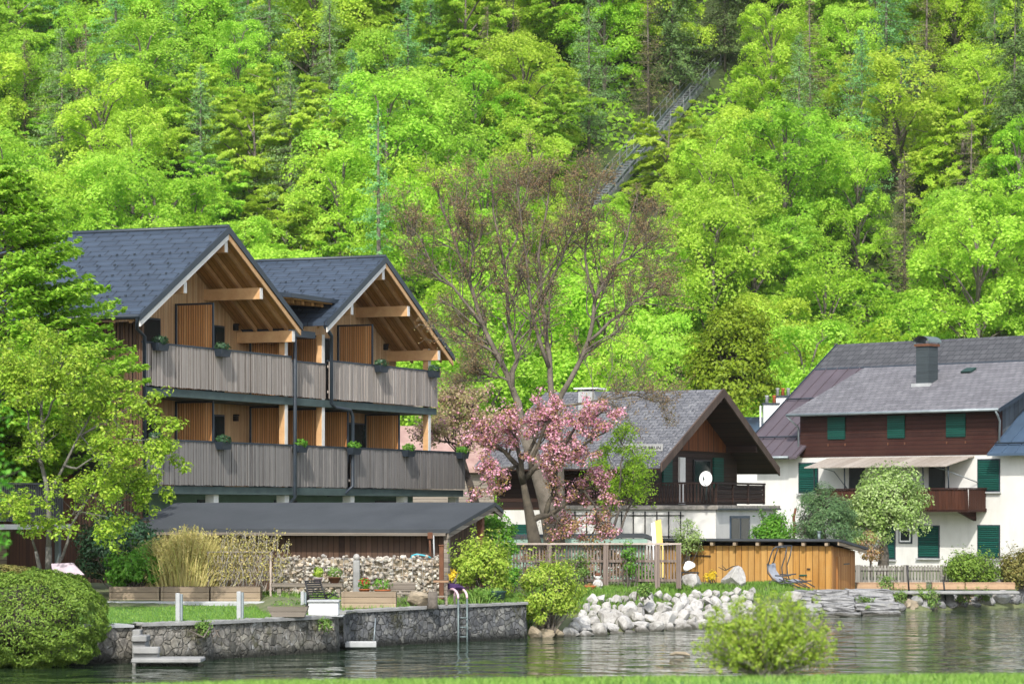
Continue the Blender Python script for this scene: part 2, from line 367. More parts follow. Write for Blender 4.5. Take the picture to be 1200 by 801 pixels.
M['barkpale'] = plain('pale_bark', (.36,.33,.28), (.2,.18,.15), 5, .9, .5, 14)
M['barkmaple'] = plain('grey_maple_bark', (.17,.16,.14), (.08,.075,.065), 5, .9, .5, 14)
M['barkcherry'] = plain('cherry_bark', (.10,.085,.06), (.04,.033,.025), 4, .95, .8, 14)
M['fadedpink'] = leafmat('faded_blossom', [(.42,.33,.15),(.50,.36,.24),(.38,.40,.12),(.60,.42,.36)], .4)
M['barkdark'] = plain('dark_bark', (.07,.055,.045), (.03,.025,.02), 6, .95, .6, 14)
M['tubing'] = plain('dark_steel_tube', hexc('#4d4f52'), hexc('#3d3f42'), 5, .4, metal=.4)
M['sling'] = plain('grey_mesh_sling', hexc('#9fa3ab'), hexc('#8a8e96'), 8, .8)
M['steel'] = plain('stainless_tube', (.15,.19,.19), (.10,.13,.13), 5, .45, metal=.3)
M['lightsteel'] = plain('galvanised_steel', hexc('#7d8285'), hexc('#62676a'), 3, .55, metal=.2)
M['terracotta'] = plain('terracotta', hexc('#b8683f'), hexc('#9a5433'), 5, .85)
M['mint'] = plain('mint_paint', hexc('#8aa597'), hexc('#768f82'), 3, .7)
M['yellow'] = plain('yellow_board', hexc('#c9ac58'), hexc('#b59848'), 3, .6)
M['rust'] = plain('rusty_post', hexc('#6b4630'), hexc('#523424'), 4, .85)
M['pink'] = plain('pinkish_hoop', hexc('#d9b9c2'), hexc('#c9a2af'), 4, .5)
M['purple'] = plain('purple_cloth', hexc('#3c2450'), hexc('#2c1a3c'), 4, .9)
M['turq'] = plain('turquoise_plastic', hexc('#3fa0b0'), hexc('#35909f'), 4, .5)
M['tub'] = plain('dark_green_plastic', hexc('#24423c'), hexc('#1b332e'), 4, .6)
M['mauve'] = plain('mauve_cover', hexc('#b8a8b0'), hexc('#9c8d96'), 3, .9)
M['gutter'] = plain('zinc_gutter', hexc('#8b9497'), hexc('#767f83'), 3, .45, metal=.3)
M['awning'] = boards('faded_awning', [hexc('#a59c92'), hexc('#978d82'), hexc('#b0a79d')], .5, 'x', .02)
M['reddish'] = plain('terracotta_roof', hexc('#a58a80'), hexc('#8d7068'), 2, .9)
# foliage
M['beech'] = leafmat('beech_leaf', [(.33,.56,.04),(.43,.65,.065),(.53,.72,.11)], .52, .5, .2, .2)
M['beech2'] = leafmat('mid_green_leaf', [(.26,.50,.03),(.35,.58,.045),(.45,.65,.075)], .52, .5, .2, .22)
M['larchleaf'] = leafmat('larch_needles', [(.19,.40,.13),(.26,.48,.16),(.33,.53,.19)], .42, .6, .2, .3)
M['spruce'] = leafmat('spruce_needles', [(.07,.16,.05),(.11,.21,.06),(.15,.25,.07)], .2, .6, .2, .4)
M['budding'] = leafmat('budding_twigs', [(.22,.20,.08),(.28,.24,.12),(.2,.22,.08)], .3)
M['redbud'] = leafmat('reddish_buds', [(.24,.14,.075),(.30,.19,.10),(.27,.23,.09),(.3,.2,.12)], .3)
M['acer'] = leafmat('acer_leaf', [(.23,.40,.03),(.33,.5,.045),(.44,.55,.07)], .42)
M['layer'] = leafmat('hornbeam_leaf', [(.19,.40,.03),(.29,.52,.04),(.40,.6,.07)], .42)
M['edgeleaf'] = leafmat('bright_green_leaf', [(.10,.34,.03),(.16,.45,.05),(.22,.5,.07)], .45)
M['olive'] = leafmat('olive_green_leaf', [(.17,.27,.012),(.23,.33,.02),(.28,.36,.03)], .4)
M['pinkpetal'] = leafmat('pink_blossom', [(.66,.26,.39),(.76,.39,.50),(.84,.55,.63),(.58,.20,.33)], .35)
M['bronze'] = leafmat('bronze_leaf', [(.27,.15,.06),(.36,.22,.08),(.30,.26,.07),(.55,.33,.28)], .35)
M['shrubyg'] = leafmat('yellow_green_shrub', [(.25,.40,.04),(.36,.5,.06),(.47,.55,.1)], .4)
M['shrubg'] = leafmat('green_shrub', [(.08,.24,.02),(.13,.33,.03),(.2,.4,.05)], .4)
M['shrubdark'] = leafmat('dark_evergreen', [(.02,.065,.03),(.04,.10,.04),(.06,.13,.05)], .2, .4, .4)
M['hedge'] = leafmat('conifer_hedge', [(.10,.19,.025),(.17,.28,.035),(.25,.36,.06)], .25)
M['hedgered'] = leafmat('reddish_hedge', [(.2,.17,.05),(.25,.22,.06),(.17,.2,.05)], .25)
M['straw'] = leafmat('straw_grass', [(.48,.40,.14),(.58,.5,.2),(.42,.43,.12)], .35)
M['pale'] = leafmat('variegated_leaf', [(.22,.37,.07),(.33,.47,.13),(.47,.57,.27),(.19,.33,.05)], .35)
M['pine'] = leafmat('pine_needles', [(.06,.13,.05),(.10,.19,.07),(.15,.25,.09)], .2)
M['weed'] = leafmat('weed_leaf', [(.10,.22,.04),(.18,.32,.06),(.27,.36,.1)], .35)
M['redflower'] = leafmat('red_flower', [(.6,.04,.03),(.7,.08,.05)], .3)
M['yellowflower'] = leafmat('yellow_flower', [(.75,.55,.02),(.8,.62,.05)], .3)

# ------------------------------------------------------------------ terrain
SHORE = [(-400,58),(0,60.5),(100,61.9),(240,63.6),(395,67.3),(410,69.4),(615,74.2),(680,75.7),(830,81.2),(960,89.6),(1060,94.1),(1200,98.2),(1300,100),(1700,104)]
def shore(px): return float(np.interp(px, [a for a,_ in SHORE], [b for _,b in SHORE]))
ZTOP = [(-400,.75),(0,.75),(395,.78),(410,.82),(615,.85),(640,.5),(680,.45),(940,.4),(1060,.4),(1200,.25),(1700,.25)]
def ztop(px): return float(np.interp(px, [a for a,_ in ZTOP], [b for _,b in ZTOP]))
HILL0 = 178.0
def hillz(x, d):
    s = .70
    f = min(1.0, abs(x-(5.15+16.24*(d-209.5)/32))/4)   # the slope is graded level beside the rail line
    return 1.0 + s*(d-HILL0) + f*(.9*math.sin(x*.13+d*.05)+.7*math.sin(x*.31-d*.17)) - .5*(1-f) if d > HILL0 else 1.0
def ground(px, d):
    s = shore(px); t = d-s
    zt = ztop(px)
    if px < 615:
        z1 = 1.05
        if px < 320: k = min(max((d-74.2)/1.5, 0), 1); return .78+(z1-.78)*k
        return zt+.02+(z1-zt-.02)*min(max((t-2)/6, 0), 1)
    if px < 930:
        zr = float(np.interp(t, [0, .35, 2.4, 4.5, 9], [-.3, -.05, .70, .94, float(np.interp(px,[615,760,930],[1.08,.98,.74]))])); return zr
    zr = float(np.interp(t, [0, .6, 3.5, 6, 12, 20], [-.1, .2, .5, .66, .7, .85])); return zr
mb = MB(); cols = list(range(-420, 1640, 20)); T = [0,.35,.9,1.6,2.4,3.4,4.5,6,8,10,13,17,22,30,45,70,100,118]
W = len(T)
for px in cols:
    s = shore(px)
    for t in T:
        d = s+t; p = P(px, HZ, d); z = ground(px, d)+random.uniform(-.03,.03)*(1 if t > .3 else 0)
        mb.v.append((p.x, d, z))
for i in range(len(cols)-1):
    for j in range(W-1):
        a = i*W+j; mb.f.append((a, a+W, a+W+1, a+1)); mb.sm.append(True)
structure('garden_ground', mb, M['soil'])
# hillside
mb = MB(); xs = np.linspace(-75, 75, 61); ds = np.linspace(160, 330, 60)
for x in xs:
    for d in ds: mb.v.append((x*(1+(d-160)/300), d, hillz(x, d)-(.3 if d < HILL0+1 else 0)))
for i in range(60):
    for j in range(59):
        a = i*60+j; mb.f.append((a, a+60, a+61, a+1)); mb.sm.append(True)
structure('hillside', mb, M['hill'])
# lawn sheet on the left terrace
mb = MB(); L = []
for px in range(60, 400, 17):
    a = shore(px)+.25; b = 73.9 if px < 320 else a+2.2
    L.append((P(px, HZ, a), P(px, HZ, b)))
for a, b in L: mb.v += [(a.x, a.y, .815), (b.x, b.y, .822)]
for i in range(len(L)-1): mb.f.append((2*i, 2*i+2, 2*i+3, 2*i+1)); mb.sm.append(True)
structure('lawn', mb, M['lawn'])
# water
m, nt_, out = newmat('lake_water'); k = N(nt_); v = k.coords()
n1 = k.noise(k.mapping(v, (.75, .85, 1)), 1.0, 1.5, .5, .4); n2 = k.noise(k.mapping(v, (2.0, 2.6, 1)), 1.0, 2, .5)
h = k.math('ADD', n1, k.math('MULTIPLY', n2, .16))
b = finish(nt_, out, k, (.020,.042,.018), .04, k.bump(h, 1.0, .105), 0, .5); b.inputs['IOR'].default_value = 1.33
M['water'] = m
mb = MB(); mb.add([(-60,20,0),(70,20,0),(70,118,0),(-60,118,0)], [(0,1,2,3)])
structure('lake_water', mb, m)
mb = MB(); mb.add([(-160,-60,-1.2),(160,-60,-1.2),(160,170,-1.2),(-160,170,-1.2)], [(0,1,2,3)])
structure('lake_bed', mb, M['soil'])
# near bank
mb = MB(); rows = [(-40,1.5),(-5,1.5),(20,1.36),(30,1.24),(35.6,1.145),(36.6,1.08),(37.6,.4),(39,-1.0)]
xs = np.linspace(-40, 40, 41)
def tilt(x): x = np.clip(x,-9,9); return .009*x+.022*np.minimum(x+3,0)
for x in xs:
    for d, z in rows: mb.v.append((x, d+.25*math.sin(x*.9)*(d > 25), z+(.015*math.sin(x*2.3+d)+float(tilt(x)))*(d > 0)))
for i in range(40):
    for j in range(len(rows)-1):
        a = i*len(rows)+j; q = len(rows); mb.f.append((a, a+q, a+q+1, a+1)); mb.sm.append(True)
structure('grass_bank', mb, M['lawn'])
def blades(n, posf, hmin, hmax, wd, rs, lean=.35):
    p = posf(n); n = len(p); hgt = rs.uniform(hmin, hmax, n); a = rs.uniform(0, 6.283, n)
    ln = rs.normal(0, lean, (n, 2))*hgt[:,None]
    dx = np.stack([np.cos(a), np.sin(a), np.zeros(n)], 1)*wd
    tip = p+np.stack([ln[:,0], ln[:,1], hgt], 1); mid = p+np.stack([ln[:,0]*.3, ln[:,1]*.3, hgt*.55], 1)
    v = np.stack([p-dx, p+dx, mid+dx*.8, tip, mid-dx*.8], 1).reshape(-1,3)
    return v, np.arange(5*n).reshape(n,5)
def near_pos(n):
    x = rng.uniform(-7.2, 7.2, n); d = 36.7-np.abs(rng.normal(0, 1.6, n)); d = d[d > 30]; x = x[:len(d)]
    d = d+.25*np.sin(x*.9); z = np.interp(d, [30,35.6,36.6], [1.24,1.145,1.08])+tilt(x); return np.stack([x,d,z-.01],1)
v, f = blades(26000, near_pos, .035, .10, .006, rng)
o = solo('grass', (v,f), M['blade_near'], (0,36,1.2), None, None, kind='stuff')
def lawn_pos(n):
    px = rng.uniform(60, 395, n); sh = np.interp(px, [a for a,_ in SHORE], [b for _,b in SHORE]); d = rng.uniform(0,1,n)*(73.8-sh-.35)+sh+.35
    m_ = ~((px > 318) & (d > sh+2.3)); px, d = px[m_], d[m_]
    return np.stack([(px-CX)/FL*d, d, np.full(len(d), .81)],1)
v, f = blades(14000, lawn_pos, .025, .06, .008, rng)
solo('grass', (v,f), M['blade'], (-8,68,.8), None, None, kind='stuff')
def slope_pos(n):
    px = rng.uniform(560, 990, n); q = rng.uniform(0,1,n); pts = []
    for a, t in zip(px, q):
        if a < 625: d = shore(a)+.3+t*5
        elif a < 935: d = shore(a)+1.9+t*6.0
        else: d = shore(a)+3.6+t*3
        pts.append(((a-CX)/FL*d, d, ground(a,d)-.02))
    return np.array(pts)
v, f = blades(20000, slope_pos, .06, .20, .011, rng)
solo('grass', (v,f), M['blade'], (4,83,1), None, None, kind='stuff')
def terr_pos(n):
    px = rng.uniform(130, 620, n); pts = []
    for a in px:
        d = rng.uniform(shore(a)+.5 if a > 400 else 73.5, 77); pts.append(((a-CX)/FL*d, d, ground(a,d)-.02))
    return np.array(pts)
v, f = blades(6000, terr_pos, .05, .16, .01, rng)
solo('grass', (v,f), M['blade'], (-4,74,1), None, None, kind='stuff')
# ------------------------------------------------------------------ the timber hotel (local x runs along the balconies away from us, y into the house)
RZH = math.atan2(.919, .394)
hotel = thing('hotel', 'large timber hotel with two blue grey gables and two storeys of grey slatted balconies', 'hotel', (-10.887, 88, 1.0), RZH)
def rz1(x): return 11.9-.56*abs(x-4.55)
def rz2(x): return 11.85-.555*abs(x-15.72)
D = 8.2
part('wall', MB().box(.12, 20.9, 1.9, D, 1.0, 8.85), M['brownwood'], hotel)
mb = MB()
mb.prism([(.0,1.0),(.12,1.0),(.12,8.75),(.0,8.75)], 'y', .02, D)
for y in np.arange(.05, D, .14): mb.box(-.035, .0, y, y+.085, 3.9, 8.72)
part('side_wall', mb, M['sideslat'], hotel, 'slatted brown side wall')
w = part('gable_wall', MB().prism([(.13,3.9),(9.6,3.9),(9.6,rz1(9.6)-.25),(4.55,11.63),(.13,rz1(.13)-.25)], 'y', 1.7, 1.88), M['larch'], hotel)
part('gable_wall', MB().prism([(12.2,3.9),(20.95,3.9),(20.95,rz2(20.95)-.25),(15.72,11.58),(12.2,rz2(12.2)-.25)], 'y', 1.7, 1.88), M['larch'], hotel)
part('rear_gable_wall', MB().prism([(.1,3.9),(9.3,3.9),(9.3,rz1(9.3)-.25),(4.55,11.63),(.1,rz1(.1)-.25)], 'y', D-.2, D-.004).prism([(11.4,3.9),(20.9,3.9),(20.9,rz2(20.9)-.25),(15.72,11.58),(11.4,rz2(11.4)-.25)], 'y', D-.2, D-.004), M['larch'], hotel)
part('link_wall', MB().box(9.605, 12.195, 1.75, 1.88, 3.9, 8.9), M['larch'], hotel)
part('ground_floor_wall', MB().box(.3, 22.5, 1.75, 1.895, 1.0, 3.68), M['gfwall'], hotel)
for a, b in ((2.6,3.3),(6.4,7.7),(11.6,13.2),(19.3,21.8)):
    f = part('window', MB().box(a, b, 1.70, 1.746, 2.95, 3.52), M['darkmetal'], hotel); part('pane', MB().box(a+.07, b-.07, 1.685, 1.697, 3.0, 3.46), M['glass'], f)
def gable_roof(zf, xa, xl, xr, za):
    th = .12; y0, y1 = -.4, D+.3
    for s, xe in ((-1, xl), (1, xr)):
        ze = zf(xe); n = s
        mb = MB().prism([(xa, za), (xe, ze), (xe, ze-th), (xa, za-th)], 'y', y0, y1)
        # courses with raised lips and scattered snow stops belong to the metal sheet
        L = abs(xe-xa); cs = int(L/.33); sn = MB()
        for i in range(1, cs):
            x = xa+n*i*.33; z = zf(x)
            mb.prism([(x, z+.003), (x-n*.10, zf(x-n*.10)+.0035), (x, z+.022)], 'y', y0+.02, y1-.02)
            if s < 0 and i > 3 and i % 2:
                for j in range(12):
                    yy = y0+.5+j*.62+(i % 4 > 1)*.31
                    if yy < y1-.3: sn.box(x-.022, x+.022, yy-.02, yy+.045, z+.018, z+.07)
        part('roof_slope', mb, M['hotelroof'], hotel, extra=(sn, M['darkmetal']) if sn.v else None)
        part('soffit', MB().prism([(xa, za-th-.004), (xe-n*.1, zf(xe-n*.1)-th-.004), (xe-n*.1, zf(xe-n*.1)-th-.06), (xa, za-th-.06)], 'y', y0+.03, y1-.03), M['soffit'], hotel)
        part('verge_trim', MB().prism([(xa, za+.03), (xe+n*.03, zf(xe)+.03), (xe+n*.03, zf(xe)-.17), (xa, za-.2)], 'y', y0-.035, y0-.004), M['darkmetal'], hotel)
        part('bargeboard', MB().prism([(xa, za-.203), (xe-n*.05, zf(xe-n*.05)-.203), (xe-n*.05, zf(xe-n*.05)-.36), (xa, za-.38)], 'y', y0+.0, y0+.05), M['whitewood'] if s < 0 else M['beam'], hotel)  # left slope board is white, right slope board is beam coloured
        for t in (-.02, .55, 1.12):
            part('rafter', MB().prism([(xa+n*.1, zf(xa+n*.1)-th-.063), (xe-n*.2, zf(xe-n*.2)-th-.063), (xe-n*.2, zf(xe-n*.2)-th-.2), (xa+n*.1, zf(xa+n*.1)-th-.2)], 'y', t, t+.09), M['beam'], hotel)
    part('ridge_cap', MB().tube([(xa, y0, za+.02), (xa, y1, za+.02)], .07, 6), M['darkmetal'], hotel)
gable_roof(rz1, 4.55, -.85, 9.45, 11.9); gable_roof(rz2, 15.72, 11.25, 21.4, 11.85)
def purlin(x, zt, h=.34, w=.2, y0=-.3, y1=1.7):
    p_ = part('purlin', MB().box(x-w/2, x+w/2, y0, y1, zt-h, zt), M['beam'], hotel)
    part('end_cap', MB().box(x-w/2+.01, x+w/2-.01, y0-.015, y0-.002, zt-h+.01, zt-.01), M['whitewood'], p_)
for x, zf in ((4.55, rz1), (2.0, rz1), (6.85, rz1), (9.05, rz1), (15.72, rz2), (13.3, rz2), (17.75, rz2), (20.3, rz2)): purlin(x, zf(x)-.42 if x not in (4.55, 15.72) else zf(x)-.42, .36)
# link roof and small canopy
part('valley_roof', MB().box(9.3, 11.5, .15, D, 8.84, 9.06), M['darkmetal'], hotel)
c_ = part('dormer_roof', MB().prism([(-.12, 10.06), (-.12, 10.2), (3.4, 10.5), (3.4, 10.36)], 'x', 9.3, 12.8), M['darkmetal'], hotel)
mb = MB().prism([(-.02, 10.065), (3.3, 10.345), (3.3, 10.3), (-.02, 10.02)], 'x', 9.4, 12.4)
for x in np.arange(9.8, 12.3, .7): mb.prism([(.1, 10.02), (3.2, 10.29), (3.2, 10.18), (.1, 9.91)], 'x', x, x+.08)
part('link_upper_wall', MB().box(9.4, 12.2, 2.6, 2.75, 9.07, 10.2), M['larch'], hotel)
part('soffit', mb, M['soffit'], c_)
# slabs, balustrades
def railing(x0, x1, z0, z1, y, mat):
    mb = MB(); x = x0; r = random.Random(int(x0*10+z0*7))
    while x < x1-.04:
        wd = min(.105, x1-x); j = r.uniform(-.012, .012); mb.box(x+.004, x+wd-.005, y+j, y+.028+j, z0+r.uniform(-.012, .012), z1); x += .105
    mb.box(x0, x1, y+.05, y+.09, z0+.2, z0+.28).box(x0, x1, y+.05, y+.09, z1-.2, z1-.12)
    o = part('balustrade', mb, mat, hotel)
    part('handrail', MB().box(x0, x1, y-.02, y+.11, z1+.004, z1+.055), M['darkmetal'], o); return o
part('balcony_slab', MB().box(.04, 20.9, .06, 1.69, 6.6, 6.84), M['slabedge'], hotel)
part('balcony_slab', MB().box(.04, 23.25, .06, 1.69, 3.68, 3.92), M['slabedge'], hotel)
railing(0, 9.5, 6.88, 8.12, 0, M['boardgrey']); railing(9.62, 12.15, 6.88, 8.0, .1, M['boardgrey']); railing(12.25, 20.87, 6.88, 8.12, 0, M['boardgrey'])
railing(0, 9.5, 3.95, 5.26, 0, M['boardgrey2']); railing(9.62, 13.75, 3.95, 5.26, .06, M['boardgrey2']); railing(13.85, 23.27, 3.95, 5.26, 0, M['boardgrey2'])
part('balustrade_end', MB().box(20.84, 20.87, .12, 1.7, 6.9, 8.1), M['boardgrey'], hotel); part('balustrade_end', MB().box(23.22, 23.25, .12, 3.2, 3.96, 5.24), M['boardgrey2'], hotel)
def post(x, z0, z1, y=.12):
    p_ = part('post', MB().box(x-.1, x+.1, y, y+.2, z0, z1), M['beam'], hotel)
    part('white_face', MB().box(x-.098, x+.098, y-.016, y-.003, z0, z1), M['whitewood'], p_)  # thin white plate over the outer face of the tan post
for x, zt in ((.14, 8.85), (9.35, 9.0), (12.0, 9.0), (20.4, 8.95)): post(x, 6.85, zt)
for x in (.14, 9.35, 12.0, 20.4): post(x, 3.93, 6.6)
for x in (.3, 4.84, 9.57, 14.37, 18.6, 23.0): part('ground_column', MB().box(x-.15, x+.15, .2, .5, 1.0, 3.67), M['white'], hotel)
def screen(x, y0, y1, z0, z1):
    fr = part('partition', MB().box(x-.03, x+.03, y0, y0+.05, z0, z1).box(x-.03, x+.03, y1-.05, y1, z0, z1).box(x-.03, x+.03, y0+.05, y1-.05, z1-.06, z1).box(x-.03, x+.03, y0+.05, y1-.05, z0, z0+.06), M['darkmetal'], hotel)
    mb = MB(); y = y0+.055
    while y < y1-.12:
        mb.box(x-.045, x+.02, y, y+.078, z0+.065, z1-.065); y += .085
    part('screen_boards', mb, M['screen'], fr)
for x, zt in ((4.9, 9.62), (9.78, 9.0), (12.2, 9.0), (16.2, 9.6)): screen(x, .32, 1.68, 6.86, zt)
for x in (4.9, 9.78, 12.2, 14.3, 18.36): screen(x, .32, 1.68, 3.94, 6.58)
for z0, z1 in ((6.9, 9.1), (3.95, 6.25)):
    for a, b in ((2.6, 3.95), (7.35, 8.05), (13.0, 15.6), (16.9, 18.4)):
        zz = min(z1, (rz1 if a < 9 else rz2)(a)-.4)
        f = part('window', MB().box(a, b, 1.655, 1.697, z0, zz), M['darkmetal'], hotel)
        part('pane', MB().box(a+.06, b-.06, 1.64, 1.652, z0+.06, zz-.06), M['glass'], f)
for x, z in ((8.74, 9.06), (8.74, 6.13), (19.96, 8.98)):
    part('wall_lamp', MB().box(x-.07, x+.07, 1.56, 1.696, z-.06, z+.1).prism([(x-.09, z+.105), (x+.09, z+.105), (x+.05, z+.16), (x-.05, z+.16)], 'y', 1.53, 1.69), M['black'], hotel)
part('gutter', MB().tube([(-.9, -.42, 8.84), (-.9, D, 8.84)], .075, 8), M['darkmetal'], hotel)
part('downpipe', MB().tube([(9.75, .35, 8.95), (9.7, -.02, 8.75), (9.56, -.1, 8.45), (9.56, -.1, 3.6), (9.56, .3, 3.2), (9.56, .3, 1.1)], .062, 8), M['darkmetal'], hotel)
part('downpipe', MB().tube([(11.3, -.3, 9.25), (12.0, -.2, 8.95), (12.2, -.09, 8.5), (12.2, -.09, 6.72), (12.5, -.09, 6.6), (13.6, -.09, 6.55), (13.8, -.09, 6.35), (13.8, -.09, 4.0), (13.6, .1, 3.75), (12.6, .25, 3.7)], .062, 8), M['darkmetal'], hotel)
part('downpipe', MB().tube([(-.9, -.35, 8.8), (-.5, -.1, 8.5), (.02, -.06, 8.3), (.02, -.06, 3.0)], .055, 8), M['darkmetal'], hotel)

# flower boxes hung over the balustrades
def leafblob(c, r, n, size, rs, low=.0):
    d = rs.normal(0, 1, (n, 3)); d /= np.linalg.norm(d, axis=1)[:, None]; q = rs.uniform(.35, 1, n)[:, None]**.5
    p = d*q*np.array(r)+np.array(c); k_ = p[:,2] > c[2]-r[2]*(1-low) if low else np.ones(n, bool)
    return p[k_], d[k_]
FB = [(188,408,'left corner of the upper balcony beside the tree',0),(261,409,'upper balcony of the left gable beside the wide timber screen',0),(447,431,'middle of the right gable upper balcony',0),(509,437,'far right end of the upper balcony',0),
      (183,515,'left corner of the lower balcony among the maple leaves',1),(262,518,'lower balcony under the left gable by the wide screen',1),(352,522,'lower balcony just right of the tall downpipe',1),(415,523,'lower balcony beside the bent downpipe',1),(479,527,'lower balcony in front of the open corner',1),(542,529,'far right end of the lower balcony',1)]
fbm = fob = None
for px, py, txt, lo in FB:
    kx = (600-px)/FL; yy = -.13; bx, by = -10.887-.919*yy, 88+.394*yy
    t = (-bx-by*kx)/(.394+.919*kx); wx, wy = bx+.394*t, by+.919*t; zt = 5.2 if lo else 8.06
    r = thing('flower_box', 'dark flower box at the '+txt, 'flower box', (wx, wy, zt-.12), RZH, 'flower boxes along the hotel balconies')
    mb = MB().hexa([(-.28,-.1,zt-.14),(.28,-.1,zt-.14),(.28,.1,zt-.14),(-.28,.1,zt-.14)], [(-.34,-.13,zt+.09),(.34,-.13,zt+.09),(.34,.13,zt+.09),(-.34,.13,zt+.09)])
    part('box', mb, M['darkmetal'], r)
    p, d = leafblob((0,0,zt+.16), (.38,.2,.16), 260, .07, rng); v, f = leaves(p, d, .085, rng); part('foliage', (v, f), M['shrubdark'] if not lo or px < 300 else M['shrubg'], r)

# ------------------------------------------------------------------ low dark shed in front of the hotel
sh = thing('low_shed', 'long low shed with grey felt roof and dark board wall before the hotel', 'shed', (-1.65, 77, 1.0), RZH)
part('wall', MB().box(.45, .6, .35, 9.4, 1.0, 2.72).box(2.9, 3.05, .35, 9.4, 1.0, 3.1).box(.6, 2.9, 9.25, 9.4, 1.0, 2.9), M['brownwood'] if False else boards('shed_boards', [hexc('#3b2b23'), hexc('#5a4436'), hexc('#4a362a'), hexc('#6a5244')], .16, 'y', .07, weather=hexc('#54443a')), sh)
part('gable_wall', MB().prism([(.6,1.0),(2.9,1.0),(2.9,3.28),(.6,2.78)], 'y', .4, .5), M['brownwood'], sh)
part('roof', MB().prism([(-.02,2.70),(2.95,3.40),(3.5,3.2),(3.5,3.1),(2.95,3.3),(-.02,2.60)], 'y', -.05, 9.7), M['shedroof'], sh)
part('verge_board', MB().prism([(0,2.598),(2.95,3.298),(3.5,3.098),(3.5,2.98),(2.95,3.17),(0,2.47)], 'y', -.02, .03), M['oldwood'], sh)
part('corner_post', MB().box(.12, .24, .05, .17, 1.0, 2.58), M['oldwood'], sh)
part('corner_post', MB().box(2.3, 2.45, .05, .2, 1.0, 3.0), M['rust'], sh)
part('eave_board', MB().box(-.03, .0, .06, 9.6, 2.53, 2.6), M['oldwood'], sh)

# ------------------------------------------------------------------ middle house with the dark gable
mh = thing('chalet', 'older house with slate roof and deep dark gable above a white ground floor', 'house', (5, 100, .9), RZH)
def zm(x): return 7.46-.43*abs(x-6.25)
YL = 6.8
for s, xe in ((-1, -.1), (1, 12.6)):
    mb = MB().prism([(6.25, 7.46), (xe, zm(xe)), (xe, zm(xe)-.14), (6.25, 7.32)], 'y', 0, YL)
    part('roof_slope', mb, M['slate'], mh)
    part('bargeboard', MB().prism([(6.25, 7.50), (xe-.02*s, zm(xe)+.04), (xe-.02*s, zm(xe)-.26), (6.25, 7.18)], 'y', -.06, -.004), boards('barge_timber', [hexc('#4d3f37'), hexc('#5a4a40')], .5, 'x', .01), mh)
    part('soffit', MB().prism([(6.25, 7.315), (xe, zm(xe)-.145), (xe, zm(xe)-.2), (6.25, 7.26)], 'y', .02, YL-.1), M['darkwood'], mh)
mb = MB().prism([(.9,3.2),(11.6,3.2),(11.6,zm(11.6)-.2),(6.25,7.25),(.9,zm(.9)-.2)], 'y', 1.3, 1.5); mb.box(.9, 1.1, 1.5, YL-.6, 3.2, 5.0).box(11.4, 11.6, 1.5, YL-.6, 1.0, 4.9).prism([(.9,3.2),(11.6,3.2),(11.6,zm(11.6)-.2),(6.25,7.25),(.9,zm(.9)-.2)],'y',YL-.6,YL-.4)
part('wall', mb, M['darkwood'], mh)
part('gable_boarding', MB().prism([(1.9,5.3),(10.7,5.3),(6.25,7.2)], 'y', 1.22, 1.297), M['gablewood'], mh)
part('ground_floor_wall', MB().box(6.5, 11.5, .9, 1.29, .9, 3.19).box(.88, 11.5, 1.31, YL-.45, .9, 3.19), M['render'], mh)
for y in (3.7, 5.0): part('shutter', MB().box(.84, .877, y, y+.85, 1.5, 2.7), M['greenshutter'], mh)
for x in (2.2, 6.25, 10.2): part('purlin', MB().box(x-.09, x+.09, .05, 1.3, zm(x)-.46, zm(x)-.21), M['darkwood'], mh)
part('shutter', MB().box(3.55, 4.45, 1.23, 1.297, 4.05, 5.0), M['greenshutter'], mh); part('shutter', MB().box(8.85, 9.9, 1.23, 1.297, 4.0, 5.1), M['greenshutter'], mh)
part('door', MB().box(5.2, 5.75, 1.22, 1.296, 3.4, 5.05), M['whitewood'], mh)
f = part('window', MB().box(6.7, 8.5, 1.24, 1.296, 3.45, 5.0), M['black'], mh); part('pane', MB().box(6.78, 8.42, 1.225, 1.237, 3.5, 4.95), M['glass'], f)
part('annex_wall', MB().box(-.5, 5.9, -2.1, 1.2, .9, 3.2).box(-.5, .88, 1.2, 3.3, .9, 3.2), M['render'], mh)
f = part('window', MB().box(.9, 2.95, -2.13, -2.103, 1.6, 3.0), M['bluemetal'], mh)
part('pane', MB().box(.98, 1.88, -2.142, -2.133, 1.65, 2.92).box(1.98, 2.87, -2.142, -2.133, 1.65, 2.92), M['glass'], f)
part('terrace_slab', MB().cbox(-.62, 6.0, -2.22, 1.2, 3.204, 3.35).cbox(-.62, .86, 1.2, 3.4, 3.204, 3.35), plain('stained_slab', (.36,.33,.29), (.10,.095,.08), 5, .9, .4, 12, stain=.5), mh)
part('slab_edge_trim', MB().box(-.64, 6.02, -2.245, -2.223, 3.19, 3.25), M['darkmetal'], mh)
mb = MB()
for y in np.arange(-2.0, 3.25, .12): mb.box(-.5, -.46, y, y+.06, 3.45, 4.05)
mb.box(-.52, -.43, -2.08, 3.3, 4.054, 4.12).box(-.51, -.45, -2.06, 3.3, 3.4, 3.446)
part('terrace_railing', mb, M['darkwood'], mh)
mb = MB()
for z in (3.42, 3.58, 3.74, 3.9): mb.box(-.3, 4.6, -2.06, -2.03, z, z+.135)
mb.box(-.28, 4.58, -2.02, -2.0, 3.4, 4.04)
for x in (-.36, 1.3, 2.9, 4.6): mb.box(x, x+.07, -2.1, -2.02, 3.386, 4.05)
mb.box(-.42, 4.7, -2.11, -2.0, 4.054, 4.12)
part('terrace_railing', mb, M['darkwood'], mh)
